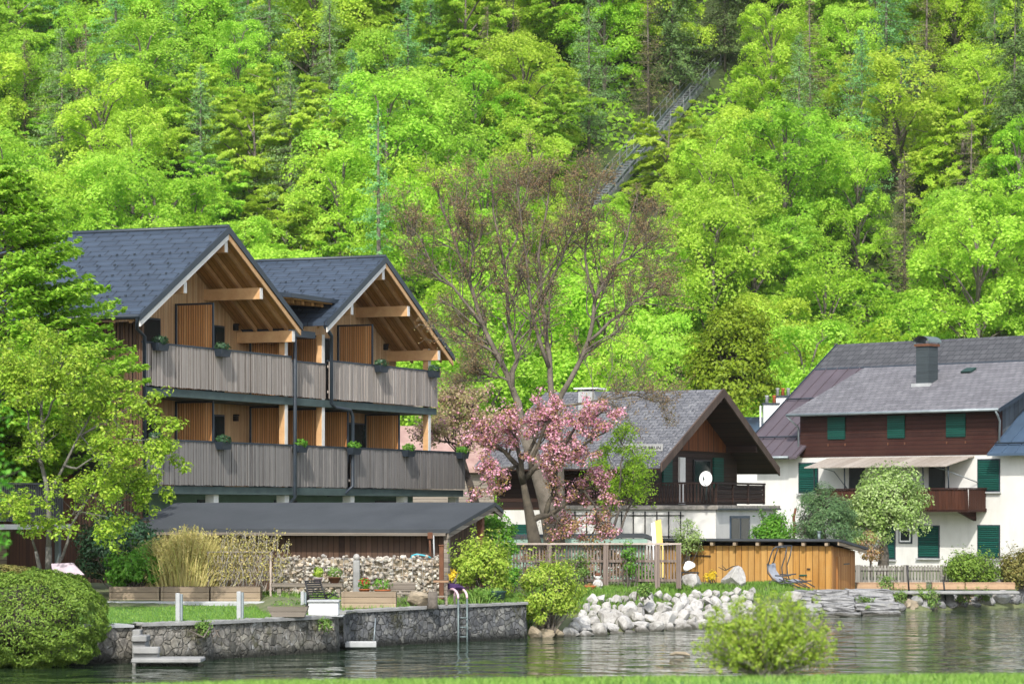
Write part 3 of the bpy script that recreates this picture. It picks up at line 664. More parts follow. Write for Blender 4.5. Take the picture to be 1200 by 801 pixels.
c_ = part('chimney', MB().box(4.6, 5.35, 4.25, 4.85, 6.5, 7.42), M['palecon'], mh); part('chimney_cap', MB().cbox(4.5, 5.45, 4.1, 5.0, 7.47, 7.53), M['white'], c_); 
part('cap_support', MB().box(4.65, 4.8, 4.28, 4.4, 7.423, 7.467).box(5.15, 5.3, 4.7, 4.84, 7.423, 7.467), M['black'], c_)
# lettered white board along the eaves
sb = part('lettered_board', MB().prism([(.92, zm(.92)+.02), (.98, zm(.98)+.22), (1.02, zm(1.02)+.22), (.96, zm(.96)+.02)], 'y', .3, 1.75), M['concrete'], mh)
cu = bpy.data.curves.new('letters', 'FONT'); cu.body = 'VA JOHCE BRUN'; cu.size = .155; cu.align_x = 'CENTER'; cu.align_y = 'CENTER'; cu.extrude = .004
to = bpy.data.objects.new('letters', cu); COL.objects.link(to); dg = bpy.context.evaluated_depsgraph_get()
me = bpy.data.meshes.new_from_object(to.evaluated_get(dg)); COL.objects.unlink(to); bpy.data.objects.remove(to)
me.materials.clear(); me.materials.append(M['black'])
lo = bpy.data.objects.new('lettering', me); COL.objects.link(lo); lo.parent = sb
lo.location = (.925, 1.02, zm(.95)+.115-.9); lo.rotation_euler = (R(74), 0, R(-90)); lo.scale = (1.15, 1, 1)

# satellite dish, chimney-side things on the terrace
ds = thing('satellite_dish', 'white oval satellite dish on the dark terrace railing', 'dish', P(826, 571, 98.2), 0)
mb = MB(); n = 20; c = P(827, 560.5, 98.0); ax = Vector((-.25, -.95, .2)).normalized(); r_ = ax.cross(Vector((0,0,1))).normalized(); u_ = r_.cross(ax)
prof = [(0, -.05), (.12, -.043), (.2, -.02), (.25, .01), (.255, .0), (.2, -.035), (.1, -.06)]
vs = [c+ax*o+(r_*math.cos(6.2832*j/n)*.85+u_*math.sin(6.2832*j/n))*r for r, o in prof for j in range(n)]
mb.add(vs, [(i*n+j, i*n+(j+1)%n, (i+1)*n+(j+1)%n, (i+1)*n+j) for i in range(len(prof)-1) for j in range(n)], True)
part('reflector', mb, M['white'], ds, world=True)
part('arm', MB().tube([c-ax*.03-u_*.2, c+ax*.25-u_*.22, c+ax*.34-u_*.08], .014, 5).tube([c+ax*.31-u_*.1, c+ax*.40-u_*.04], .03, 6), M['steel'], ds, world=True)
part('mast', MB().tube([c-ax*.05, c-ax*.12-Vector((0,0,.25)), P(827, 585, 98.3)], .02, 6), M['steel'], ds, world=True)

# ------------------------------------------------------------------ big white house on the right (local x to the right and nearer, y into the house)
RZR = math.atan2(-.697, .717)
wh = thing('farmhouse', 'big white house with green shutters, red brown upper storey and grey shingle roof', 'house', (19.37, 120, .6), RZR)
def zr(y): return 5.45+.715*(y+.7) if y <= 6.5 else 10.598-.715*(y-6.5)
X0, X1 = -13.0, 8.0
part('wall', MB().box(X0+.7, X1-.4, 0, 12.8, .6, 5.5), M['render'], wh)
part('side_gable_wall', MB().prism([(0,5.5),(12.9,5.5),(6.5,10.4)], 'x', X0+.7, X0+.9).prism([(0,5.5),(12.9,5.5),(6.5,10.4)], 'x', X1-.6, X1-.4), M['redwood'], wh)
part('upper_roof', MB().prism([(4.85, zr(4.85)), (6.5, 10.598), (6.5, 10.46), (4.85, zr(4.85)-.14)], 'x', X0, X1), M['slate3'], wh)
part('rear_roof', MB().prism([(6.5, 10.598), (13.7, zr(13.7)), (13.7, zr(13.7)-.14), (6.5, 10.46)], 'x', X0, X1), M['slate3'], wh)
def seamed(x0, x1, mat, bars):
    y0, y1 = -.7, 4.846
    mb = MB().prism([(y0, zr(y0)), (y1, zr(y1)), (y1, zr(y1)-.1), (y0, zr(y0)-.1)], 'x', x0, x1); x = x0+.05
    while x < x1: mb.prism([(y0+.01, zr(y0+.01)+.002), (y1-.01, zr(y1-.01)+.002), (y1-.01, zr(y1-.01)+.04), (y0+.01, zr(y0+.01)+.04)], 'x', x, x+.035); x += .62
    o = part('metal_roof', mb, mat, wh)
    for yb in bars: part('snow_bar', MB().tube([(x0+.1, yb, zr(yb)+.13), (x1-.1, yb, zr(yb)+.13)], .035, 6), M['darkmetal'], o)
seamed(X0, -9.6, M['purplemetal'], (.35, 2.75)); seamed(.16, X1, M['bluemetal'], (-.3,))
part('roof_edge', MB().prism([(4.80, zr(4.80)-.16), (4.86, zr(4.86)+.03), (4.80, zr(4.80)+.03)], 'x', X0, X1), M['darkmetal'], wh)
part('verge_trim', MB().prism([(-.75, zr(-.75)+.05), (6.5, 10.65), (6.5, 10.42), (-.75, zr(-.75)-.16)], 'x', X0-.05, X0-.004), M['darkmetal'], wh)
# long dormer storey
part('dormer_wall', MB().box(-9.92, .13, -.02, .4, 5.42, 7.42), M['redwood'], wh)
part('dormer_cheek', MB().prism([(.4, 5.75), (.4, 7.5), (4.7, 9.2), (4.7, 9.15)], 'x', .0, .129), boards('cheek_cladding', [hexc('#4b535a'), hexc('#59626a')], .3, 'y', .03), wh)
def zd(y): return 7.28+.4*(y+.5)
part('dormer_roof', MB().prism([(-.55, zd(-.55)), (4.95, zd(4.95)), (4.95, zd(4.95)-.12), (-.55, zd(-.55)-.12)], 'x', -10.2, .62), M['slate2'], wh)
part('gutter', MB().tube([(-10.2, -.6, 7.2), (.62, -.6, 7.2)], .06, 8), M['gutter'], wh)
part('downpipe', MB().tube([(.5, -.6, 7.15), (.5, -.45, 6.95), (.35, -.1, 6.75), (.3, -.08, 5.9)], .045, 8), M['gutter'], wh)
part('downpipe', MB().tube([(-10.15, -.6, 7.15), (-10.0, -.4, 6.9), (-9.97, -.08, 6.7), (-9.97, -.08, 5.5)], .04, 8), M['gutter'], wh)
part('gutter', MB().tube([(X0, -.76, 5.42), (-9.98, -.76, 5.42)], .06, 8), M['gutter'], wh)
part('verge_board', MB().prism([(-.55, zd(-.55)-.0), (4.9, zd(4.9)), (4.9, zd(4.9)-.16), (-.55, zd(-.55)-.16)], 'x', .623, .66), M['darkmetal'], wh)
for s0, s1 in ((8.41, 7.5), (5.28, 4.41), (2.31, 1.37)):
    part('shutter', MB().box(-s0, -s1, -.075, -.023, 6.16, 7.1), M['greenshutter'], wh, 'closed green shutter of the brown storey')
    part('shutter_hook', MB().box(-s0-.02, -s0+.03, -.05, -.024, 5.88, 5.98).box(-s1-.03, -s1+.02, -.05, -.024, 5.88, 5.98), M['rust'], wh)
def shut(s0, s1, z0, z1):
    fr = part('window_frame', MB().box(-s0-.05, -s1+.05, -.03, -.003, z0-.05, z1+.05), M['darkmetal'], wh)
    mb = MB().box(-s0, -s1, -.05, -.033, z0, z1); z = z0+.03
    while z < z1-.05: mb.add([(-s0+.05,-.053,z),(-s1-.05,-.053,z),(-s1-.05,-.075,z+.01),(-s0+.05,-.075,z+.01),(-s0+.05,-.053,z+.06),(-s1-.05,-.053,z+.06)], [(0,1,2,3),(3,2,5,4)]); z += .075
    part('shutter', mb, M['greenshutter'], fr); part('sill', MB().box(-s0-.1, -s1+.1, -.13, -.003, z0-.12, z0-.055), M['palecon'], fr)
shut(.75, -.25, 3.98, 5.2); shut(9.96, 9.0, 3.95, 5.15); shut(3.71, 2.72, 1.28, 2.52); shut(.75, -.25, 1.3, 2.55); shut(5.5, 4.95, 1.2, 2.5); shut(-3.2, -4.2, 3.98, 5.2)
f = part('window', MB().box(-4.72, -4.05, -.05, -.003, 1.82, 2.5), M['darkmetal'], wh); part('frame', MB().box(-4.66, -4.11, -.06, -.052, 1.88, 2.44), M['white'], f); part('pane', MB().box(-4.6, -4.17, -.068, -.062, 1.94, 2.38), M['glass'], f)
for s0, s1 in ((7.3, 6.5), (3.2, 2.4)):
    f = part('balcony_door', MB().box(-s0, -s1, -.04, -.003, 3.2, 5.15), M['black'], wh); part('pane', MB().box(-s0+.08, -s1-.08, -.052, -.042, 3.3, 5.07), M['glass'], f)
mb = MB().hexa([(-8.4,-.01,5.34),(-.95,-.01,5.34),(-.95,-.01,5.38),(-8.4,-.01,5.38)], [(-8.4,-1.65,4.93),(-1.2,-1.65,4.93),(-1.2,-1.65,4.97),(-8.4,-1.65,4.97)])
aw = part('awning', mb, M['awning'], wh)
for x in (-8.2, -6.6, -2.6, -1.35): part('awning_pole', MB().tube([(x, -1.25, 5.0), (x, -1.22, 4.05)], .03, 6), M['darkmetal'], aw)
part('awning_arm', MB().tube([(-2.2, -1.3, 4.98), (-1.5, -1.0, 4.75), (-.75, -.05, 4.3)], .02, 5).tube([(-7.9, -1.3, 4.98), (-7.5, -.8, 4.8), (-7.4, -.05, 4.1)], .02, 5), M['gutter'], aw)
bl = part('balcony', MB().box(-8.0, -.35, -1.28, -.005, 3.12, 3.26), M['redwood'], wh)
mb = MB()
for x in np.arange(-8.0, -.45, .16): mb.prism([(-1.30,3.2),(-1.36,4.02),(-1.33,4.02),(-1.27,3.2)], 'x', x+.005, x+.15)
for y in np.arange(-1.2, -.1, .16): mb.box(-.38, -.34, y, y+.15, 3.2, 4.02)
part('balcony_boards', mb, boards('balcony_front', [hexc('#3a2117'), hexc('#4f2e20'), hexc('#43271b')], .16, 'x', .06), bl)
part('balcony_rail', MB().box(-8.05, -.3, -1.42, -1.26, 4.024, 4.08).box(-.42, -.3, -1.255, -.01, 4.024, 4.08), M['redwood'], bl)
for x in (-7.2, -4.2, -1.0): part('bracket', MB().prism([(-.005,2.75),(-1.1,3.1),(-1.1,3.117),(-.005,3.117)], 'x', x, x+.14), M['redwood'], bl)
ch = part('chimney', MB().box(-5.6, -4.95, 2.35, 3.0, 8.0, 10.05), boards('chimney_cladding', [hexc('#3a4245'), hexc('#41494c')], .3, 'z', .02), wh)
part('chimney_top', MB().box(-5.66, -4.89, 2.29, 3.06, 10.054, 10.16), M['rust'], ch)
n = 8; arc = [(-5.275+.42*math.cos(math.pi*i/n), 10.22+.27*math.sin(math.pi*i/n)) for i in range(n+1)]; arc2 = [(-5.275+.39*math.cos(math.pi*i/n), 10.22+.24*math.sin(math.pi*i/n)) for i in range(n+1)][::-1]
mb = MB()
for i in range(n): mb.add([(arc[i][0],2.22,arc[i][1]),(arc[i+1][0],2.22,arc[i+1][1]),(arc[i+1][0],3.13,arc[i+1][1]),(arc[i][0],3.13,arc[i][1])], [(0,1,2,3)], True)
mb.box(-5.68, -5.62, 2.3, 2.36, 10.162, 10.25).box(-4.92, -4.87, 2.3, 2.36, 10.162, 10.25).box(-5.68, -5.62, 3.0, 3.05, 10.162, 10.25).box(-4.92, -4.87, 3.0, 3.05, 10.162, 10.25)
part('chimney_cap', mb, M['steel'], ch)
part('chimney_flashing', MB().box(-5.75, -4.8, 2.2, 2.345, 8.3, 8.5), M['palecon'], ch)
part('skylight', MB().hexa([(-4.2,3.6,zd(3.6)+.02),(-3.7,3.6,zd(3.6)+.02),(-3.7,4.0,zd(4.0)+.02),(-4.2,4.0,zd(4.0)+.02)], [(-4.2,3.55,zd(3.6)+.08),(-3.7,3.55,zd(3.6)+.08),(-3.7,4.0,zd(4.0)+.1),(-4.2,4.0,zd(4.0)+.1)]), M['tub'], wh)

# ------------------------------------------------------------------ houses farther back
def small_house(name, label, pa, pb, d, zb, ze, zrdg, depth, mroof, mwall, rz=0):
    x0, x1 = XW(pa, d), XW(pb, d); cx = (x0+x1)/2; hw = (x1-x0)/2
    t = thing(name, label, 'house', (cx, d, zb), rz)
    part('wall', MB().box(-hw+.4, hw-.4, .4, depth-.4, zb, ze).prism([(.4,ze),(depth-.4,ze),(depth/2,zrdg-.25)], 'x', -hw+.4, -hw+.6).prism([(.4,ze),(depth-.4,ze),(depth/2,zrdg-.25)], 'x', hw-.6, hw-.4), mwall, t)
    rf = part('roof', MB().prism([(0,ze),(depth/2,zrdg),(depth,ze),(depth,ze-.15),(depth/2,zrdg-.15),(0,ze-.15)], 'x', -hw, hw), mroof, t)
    for i in range(3):
        a = -hw+.9+i*(2*hw-2.4)/2.4; f = part('window', MB().box(a, a+.8, .35, .396, zb+1.2, zb+2.3), M['white'], t); part('pane', MB().box(a+.07, a+.73, .335, .347, zb+1.27, zb+2.23), M['glass'], f)
    return t, rf
t, rf = small_house('house', 'house with dark roof and two white chimneys between the slate gable and white farmhouse', 838, 990, 142, .9, 6.0, 7.75, 9, M['bluemetal'], M['render'])
def chim(x, y, w, z0, z1, pots):
    c_ = part('chimney', MB().box(x-w/2, x+w/2, y, y+w, z0, z1), M['white'], t if False else rf); part('chimney_rim', MB().box(x-w/2-.06, x+w/2+.06, y-.06, y+w+.06, z1+.003, z1+.09), M['darkmetal'], rf)
    for i in range(pots): part('chimney_pot', MB().lathe((x-w/2+w*(i+.5)/pots, y+w/2, z1+.093), [(.09,0),(.08,.3),(.1,.32),(.1,.36)], 8), M['terracotta' if i % 2 else 'palecon'], rf)
hx = (XW(838,142)+XW(990,142))/2
chim(XW(904,143.5)-hx, 1.6, .72, 6.2, 8.25, 2); chim(XW(919,144.5)-hx, 2.8, .78, 6.4, 8.65, 3)
part('antenna_pole', MB().tube([(XW(892,142)-hx, .4, 6.1), (XW(892,142)-hx, .4, 8.15)], .04, 6), M['white'], rf)
small_house('house', 'house with faded reddish roof glimpsed between the hotel corner post and the blossom trees', 425, 592, 128, .9, 4.95, 6.9, 8, M['reddish'], M['oldwood'], R(8))
# chalet at the far left behind the maple
lh = thing('cabin', 'brown timber house with grey slatted balcony behind the maple at the left edge', 'house', (-12.71, 78, .9), RZH)
def zl(x): return 6.5-.5*abs(x)
for s, xe in ((-1, -5.4), (1, 5.4)):
    part('roof_slope', MB().prism([(0,6.5),(xe,zl(xe)),(xe,zl(xe)-.14),(0,6.36)], 'y', 0, 7), M['hotelroof'], lh)
    part('verge_trim', MB().prism([(0,6.54),(xe,zl(xe)+.04),(xe,zl(xe)-.2),(0,6.3)], 'y', -.06, -.004), M['darkmetal'], lh)
part('wall', MB().prism([(-4.6,.9),(4.6,.9),(4.6,zl(4.6)-.2),(0,6.3),(-4.6,zl(-4.6)-.2)], 'y', 1.2, 6.8), boards('cabin_boards', [hexc('#4a2e20'), hexc('#63402c'), hexc('#553626')], .16, 'x', .06), lh)
mb = MB()
for x in np.arange(-4.2, 1.3, .09): mb.box(x, x+.05, -.32, -.29, 2.9, 3.85)
for y in np.arange(-.25, 1.15, .09): mb.box(1.28, 1.31, y, y+.05, 2.9, 3.85)
mb.box(-4.2, 1.34, -.36, -.26, 3.854, 3.9)
bl = part('balcony', MB().box(-4.2, 1.5, -.5, 1.19, 2.70, 2.82), M['palecon'], lh); part('balcony_slats', mb, M['tubing'], bl)
part('door', MB().box(-1.6, -.5, 1.15, 1.196, .9, 2.6), boards('cabin_door', [hexc('#7a4020'), hexc('#8a4d2a')], .15, 'x', .05), lh)
part('post', MB().box(-.35, .05, .6, .9, .9, 2.69), M['planter'], lh); part('post', MB().box(-2.6, -2.3, -.3, -.05, .9, 2.69), M['bluemetal'], lh); part('post', MB().box(1.15, 1.27, -.3, -.18, .9, 2.69), M['steel'], lh)
# ------------------------------------------------------------------ walls and steps along the water
def shore_wall(name, label, pxs, z0, ztf, mat, cop, th=.42, copth=.07, copover=.05):
    pts = [(P(px, HZ, shore(px))) for px in pxs]
    c = pts[len(pts)//2]; t = thing(name, label, 'wall', (c.x, c.y, 0), 0)
    mb = MB(); rr = random.Random(len(pxs)); nz = 7; n = len(pts)
    def frm(i):
        a = pts[max(i-1,0)]; b = pts[min(i+1,n-1)]; d = (b-a); d.z = 0; d.normalize(); return Vector((-d.y, d.x, 0))*(1 if (-d.y*0+d.x) > 0 else -1)
    for i in range(n):
        nn = frm(i); zt = ztf(pxs[i])
        for j in range(nz):
            z = z0+(zt-z0)*j/(nz-1); o = rr.uniform(-.035,.03) if 0 < j < nz-1 else 0; p = pts[i]+nn*(o+.02*j/(nz-1)); mb.v.append((p.x,p.y,z))
        p = pts[i]+nn*th; mb.v.append((p.x,p.y,zt)); mb.v.append((p.x,p.y,z0))
    q = nz+2
    for i in range(n-1):
        for j in range(q-1): a = i*q+j; mb.f.append((a,a+q,a+q+1,a+1)); mb.sm.append(j < nz-2)
    mb.f.append(tuple(range(q))); mb.sm.append(False); mb.f.append(tuple((n-1)*q+j for j in range(q))[::-1]); mb.sm.append(False)
    part('masonry', mb, mat, t, world=True)
    mb = MB()
    for i in range(n):
        nn = frm(i); zt = ztf(pxs[i])+.003; a = pts[i]-nn*copover; b = pts[i]+nn*(th+.02); e = rr.uniform(-.02,.014)
        mb.v += [(a.x,a.y,zt),(a.x,a.y,zt+copth+e),(b.x,b.y,zt+copth+e),(b.x,b.y,zt)]
    for i in range(n-1):
        for j in range(4): a = i*4; mb.f.append((a+j,a+4+j,a+4+(j+1)%4,a+(j+1)%4)); mb.sm.append(False)
    mb.f.append((0,1,2,3)); mb.f.append(tuple((n-1)*4+j for j in (3,2,1,0))); mb.sm += [False, False]
    part('coping', mb, cop, t, world=True); return t
shore_wall('stone_wall', 'short stretch of rubble stone wall at the water between the round hedge and the steps', list(range(60,158,4)), -1.0, lambda p: .74, M['wallstone'], M['palecon'])
shore_wall('stone_wall', 'grey brown rubble wall with concrete coping at the water below the small lawn, right of the steps', list(range(166,399,4)), -1.0, lambda p: .755, M['wallstone'], M['concrete'])
shore_wall('stone_wall', 'dark rubble wall rising from the water below the raised beds and the metal ladder', list(range(404,619,4))+[618], -1.0, lambda p: .80+.05*(p-404)/214, M['wallstone2'], M['concrete'], copth=.06, copover=.03)
mb = MB(); st = thing('stone_steps', 'concrete steps with landing going down to the water beside the round hedge', 'steps', P(175,HZ,62)*1, 0); st.location.z = 0
def pbox(mb, a, b, d0, d1, z0, z1, bev=.02): return mb.cbox(XW(a,(d0+d1)/2), XW(b,(d0+d1)/2), d0, d1, z0, z1, bev)
part('step', pbox(MB(), 157.5, 167, 62.35, 63.1, -.8, .70), M['concrete'], st, world=True)
part('step', pbox(MB(), 156.5, 174, 61.75, 62.45, .47, .60), M['concrete'], st, world=True); part('riser', pbox(MB(), 157, 173, 61.85, 62.5, -.8, .467), M['concrete'], st, world=True)
part('step', pbox(MB(), 156.5, 187, 61.4, 61.745, .24, .38), M['concrete'], st, world=True); part('riser', pbox(MB(), 157, 186, 61.5, 61.84, -.8, .237), M['concrete'], st, world=True)
part('landing', pbox(MB(), 157, 238, 60.9, 61.85, .08, .17), M['concrete'], st, world=True)
part('support', pbox(MB(), 162, 230, 61.1, 61.8, -.8, .077), M['wallstone'], st, world=True)
for px, txt in ((210,'left'),(281.5,'right')):
    d = shore(px)+.7; t = thing('post', f'{txt} one of two short pale posts standing on the wall edge by the lawn', 'post', (XW(px,d), d, .8), 0)
    x = XW(px,d); part('shaft', MB().cbox(x-.075,x+.02,d-.05,d+.05,.8,1.42,.012), M['palecon'], t, world=True); part('backing', MB().cbox(x+.025,x+.075,d-.04,d+.06,.8,1.40,.01), M['gutter'], t, world=True)

# raised planters at the back of the lawn
kb = MB(); pbox(kb, 112, 312, 74.0, 74.25, .7, .93); solo('stone_kerb', kb, M['palecon'], (XW(212,74), 74, .8), 'low pale kerb along the back of the small lawn', 'kerb')
def planter(a, b, d, z0, z1, label, dep=.6):
    x0, x1 = XW(a,d), XW(b,d); t = thing('planter_box', label, 'planter', ((x0+x1)/2, d, z0), 0, 'wooden planter boxes'); t.location.y = d
    part('front_board', MB().box(x0+.03,x1-.03,d,d+.04,z0+.02,z1), M['planter'], t, world=True)
    part('side_board', MB().box(x0+.0,x0+.027,d+.045,d+dep,z0+.02,z1), M['planter'], t, world=True); part('side_board', MB().box(x1-.027,x1,d+.045,d+dep,z0+.02,z1), M['planter'], t, world=True)
    part('rear_board', MB().box(x0+.03,x1-.03,d+dep-.04,d+dep,z0+.02,z1), M['planter'], t, world=True)
    for x in (x0, x1-.06): part('corner_post', MB().box(x,x+.06,d-.03,d-.003,z0,z1+.01), M['planter'], t, world=True)
    part('soil', MB().box(x0+.03,x1-.03,d+.045,d+dep-.045,z0+.02,z1-.05), M['soil'], t, world=True); return t
planter(128,186.5,74.6,.86,1.27,'wooden planter box in front of the bright green bush'); planter(188.5,245,74.6,.86,1.28,'wooden planter box under the straw coloured grass'); planter(247,305,74.6,.86,1.28,'wooden planter box under the trellis with the climber')
planter(400,464,71.2,.84,1.24,'wooden raised bed near the wall edge, between the black chair and the brown boulder')
# trellis
t = thing('trellis', 'thin pale trellis frame with a climbing plant at the back of the lawn', 'trellis', (XW(285,75.4), 75.4, 1), 0)
part('post', pbox(MB(), 316, 318.4, 75.3, 75.36, .9, 2.12, .01), M['fencecap'], t, world=True); part('post', pbox(MB(), 243, 245.5, 75.3, 75.38, .9, 2.12, .01), M['oldwood'], t, world=True)
part('rail', pbox(MB(), 242, 318.8, 75.3, 75.36, 2.123, 2.15, .01), M['oldwood'], t, world=True)
mb = MB()
for i in range(17):
    a = 246+i*4.2; mb.bar(P(a,680,75.34),P(a+6,650,75.34),.015,.015); mb.bar(P(a+6,680,75.35),P(a,650,75.35),.015,.015)
part('lattice', mb, M['oldwood'], t, world=True)
# gabion wall
g = thing('gabion_wall', 'wire basket wall of pale stones in front of the low dark shed', 'stone wall', (XW(420,76), 76, 1.0), 0)
mb = MB(); rr = random.Random(3); x0, x1 = XW(322,75.8), XW(517,75.8)
for i in range(1900):
    r = rr.uniform(.035,.07); z = rr.uniform(1.0, 1.98+.06*math.sin(i)); mb.rock((rr.uniform(x0,x1), 75.75+rr.uniform(0,.25), z), (r*rr.uniform(.9,1.5), r, r*rr.uniform(.7,1.1)), 1, i, 5)
part('stone_fill', mb, M['gabstone'], g, world=True, kind='stuff')
part('core', MB().box(x0,x1,75.86,76.2,.9,1.93), M['brownstone'], g, world=True)
mb = MB()
for x in np.arange(x0, x1+.05, .25): mb.tube([(x,75.66,1.0),(x,75.66,1.98)], .005, 3)
for z in (1.0,1.25,1.5,1.75,1.98): mb.tube([(x0,75.66,z),(x1,75.66,z)], .005, 3)
part('wire_mesh', mb, M['wire'], g, world=True)
for px, top in ((418, 2.0),(517.5, 2.28)):
    x = XW(px,75.5)
    if px < 500:
        t = thing('stone_pillar', 'slim stone pillar with a white ball on top in front of the gabion wall', 'pillar', (x,75.4,1.0), 0); part('shaft', MB().cbox(x-.085,x+.085,75.3,75.5,.95,1.93,.02), M['concrete'], t, world=True); part('ball', MB().lathe((x,75.4,1.93),[(.03,0),(.07,.03),(.085,.08),(.06,.14),(.01,.165)],10), M['limestone'], t, world=True)
    else:
        t = thing('wooden_post', 'rust brown post at the right end of the gabion wall', 'post', (x,75.4,1.0), 0); part('shaft', MB().cbox(x-.06,x+.06,75.3,75.45,.95,top,.015), M['rust'], t, world=True); part('cap', MB().cbox(x-.075,x+.075,75.28,75.47,top+.003,top+.04,.01), M['rust'], t, world=True)
# plank shelf with pots
t = thing('plank_shelf', 'long low plank bench with pots in front of the gabion wall, behind the black chair', 'bench', (XW(368,74.6), 74.6, 1.0), 0)
part('top', pbox(MB(), 318, 402, 74.4, 74.8, 1.27, 1.37, .015), M['oldwood'], t, world=True)
for a in (325, 362, 394): part('leg', pbox(MB(), a, a+5, 74.45, 74.75, .95, 1.267, .01), M['oldwood'], t, world=True)
def tuft(c, r, n, size, mat, par, name='foliage', world=True):
    p, d = leafblob(c, r, n, 0, rng); v, f = leaves(p, d, size, rng); return part(name, (v, f), mat, par, world=world)
for px, d, zb, rad, hh, mp, mf, label in ((392,74.6,1.373,.16,.13,'rust','weed','brown bowl pot with mixed plants on the plank bench'),(427,73.4,1.02,.13,.22,'terracotta','redflower','terracotta pot of red geraniums right of the stone pillar'),(448,73.5,1.02,.2,.2,'terracotta','shrubg','low terracotta trough with green plants behind the raised bed'),(373,74.6,1.373,.11,.12,'mauve','shrubyg','mauve pot with pale plants on the plank bench behind the chair')):
    x = XW(px,d); t = thing('plant_pot', label, 'plant pot', (x,d,zb), 0)
    part('pot', MB().lathe((x,d,zb),[(rad*.65,0),(rad,hh),(rad*1.08,hh),(rad*1.08,hh+.02),(rad*.9,hh+.02)],12), M[mp], t, world=True)
    tuft((x,d,zb+hh+.14),(rad*1.25,rad*1.1,.15),160,.07,M['shrubg'] if mf == 'redflower' else M[mf],t)
    if mf == 'redflower': tuft((x,d-.05,zb+hh+.2),(rad*1.1,rad,.1),60,.05,M['redflower'],t,'flowers')
# black folding deck chair
t = thing('deck_chair', 'black slatted folding chair facing away behind the white box on the wall', 'chair', P(374,HZ,69.4), 0); t.location.z = .9
TL,TR,BL,BR = P(357.5,679.5,69.1),P(374.5,679.0,69.6),P(363,706.5,69.0),P(384,706.5,69.5)
part('back_frame', MB().tube([TL,BL],.022,6).tube([TR,BR],.022,6), M['black'], t, world=True)
mb = MB()
for i in range(10):
    a = TL.lerp(BL,(i+.3)/10); b = TR.lerp(BR,(i+.3)/10); mb.bar(a,b,.012,.034)
part('back_slats', mb, M['black'], t, world=True)
mb = MB()
for i in range(6):
    a = BL.lerp(P(350,709,67.9),i/6); b = BR.lerp(P(371,709.5,68.3),i/6); mb.bar(a,b,.05,.015)
part('seat', mb, M['black'], t, world=True)
part('leg', MB().tube([TL.lerp(BL,.55),P(359,717,69.5)],.018,5), M['black'], t, world=True); part('leg', MB().tube([TR.lerp(BR,.5),P(392,716,70.0)],.018,5), M['black'], t, world=True)
part('leg', MB().tube([P(371,709.5,68.3),P(395,694,69.9)],.016,5), M['black'], t, world=True); part('armrest', MB().tube([P(381,697,69.4),P(388,695,68.9),P(397,699,68.6)],.018,5), M['black'], t, world=True)
x = XW(356,68.6); t = thing('post', 'short pale post standing left of the black chair', 'post', (x,68.6,.85),0); part('shaft', MB().cbox(x-.07,x+.01,68.55,68.65,.8,1.33,.012), M['palecon'], t, world=True); part('backing', MB().cbox(x+.014,x+.06,68.56,68.66,.8,1.31,.01), M['gutter'], t, world=True)
# white box and dugout trough on the wall
t = thing('white_box', 'white concrete box standing on the corner of the water wall', 'box', (XW(380,67.4),67.4,.8),0)
part('body', pbox(MB(),362.5,397,67.15,67.75,.83,1.12,.015), M['white'], t, world=True); part('lid', pbox(MB(),361,398.5,67.1,67.8,1.123,1.17,.012), M['palecon'], t, world=True); part('base', pbox(MB(),352,403,67.05,67.85,.80,.827,.008), M['palecon'], t, world=True)
t = thing('wooden_trough', 'grey hollowed log trough lying on the wall beside the white box', 'trough', (XW(337,66.2),66.2,.83),0)
mb = MB(); xa, xb = XW(315,66.2), XW(361,66.2)
mb.hexa([(xa+.09,65.98,.835),(xb-.07,65.98,.835),(xb-.07,66.4,.835),(xa+.09,66.4,.835)],[(xa-.02,65.9,1.06),(xb+.02,65.9,1.07),(xb+.02,66.48,1.07),(xa-.02,66.48,1.06)])
part('log', mb, M['oldwood'], t, world=True); part('earth', MB().box(xa+.06,xb-.05,65.97,66.41,1.06,1.085), M['soil'], t, world=True)
tuft((XW(337,66.2),66.2,1.13),(.38,.2,.09),120,.06,M['weed'],t)
# grey bench, boulder, stump, plank table
t = thing('bench', 'weathered grey bench behind the brown boulder', 'bench', (XW(471,73.2),73.2,1.0),0)
part('backrest', pbox(MB(),455,487,73.5,73.55,1.2,1.42,.01), M['oldwood'], t, world=True); part('seat', pbox(MB(),456,487,73.0,73.45,1.13,1.18,.01), M['oldwood'], t, world=True)
for a in (458,483): part('leg', pbox(MB(),a,a+3,73.1,73.4,.9,1.127,.008), M['oldwood'], t, world=True)
solo('boulder', MB().rock((XW(488,71.9),71.9,1.02),(.42,.32,.24),3,41,10), M['brownstone'], (XW(486,71.2),71.2,.85), 'flat brown boulder on the wall top between the raised bed and the ladder', 'boulder')
t = thing('tree_stump', 'grey cut stump right beside the flat brown boulder', 'stump', (XW(507,71.5),71.5,.85),0); x = XW(507,71.5)
part('trunk', MB().lathe((x,71.5,.84),[(.15,0),(.12,.12),(.115,.4)],10), M['bark'], t, world=True); part('cut_face', MB().lathe((x,71.5,1.243),[(.105,0),(.1,.006)],10), M['oldwood'], t, world=True)
t = thing('garden_table', 'small plank table by the ladder hoops', 'table', (XW(519,72.4),72.4,.9),0)
part('top', pbox(MB(),508,526,72.2,72.7,1.44,1.5,.01), M['timber'], t, world=True)
for a, dd in ((509,72.25),(522,72.25),(509,72.6),(522,72.6)): part('leg', pbox(MB(),a,a+2.5,dd,dd+.06,.85,1.437,.005), M['oldwood'], t, world=True)
part('shelf', pbox(MB(),509,525,72.3,72.6,1.08,1.12,.008), M['oldwood'], t, world=True)
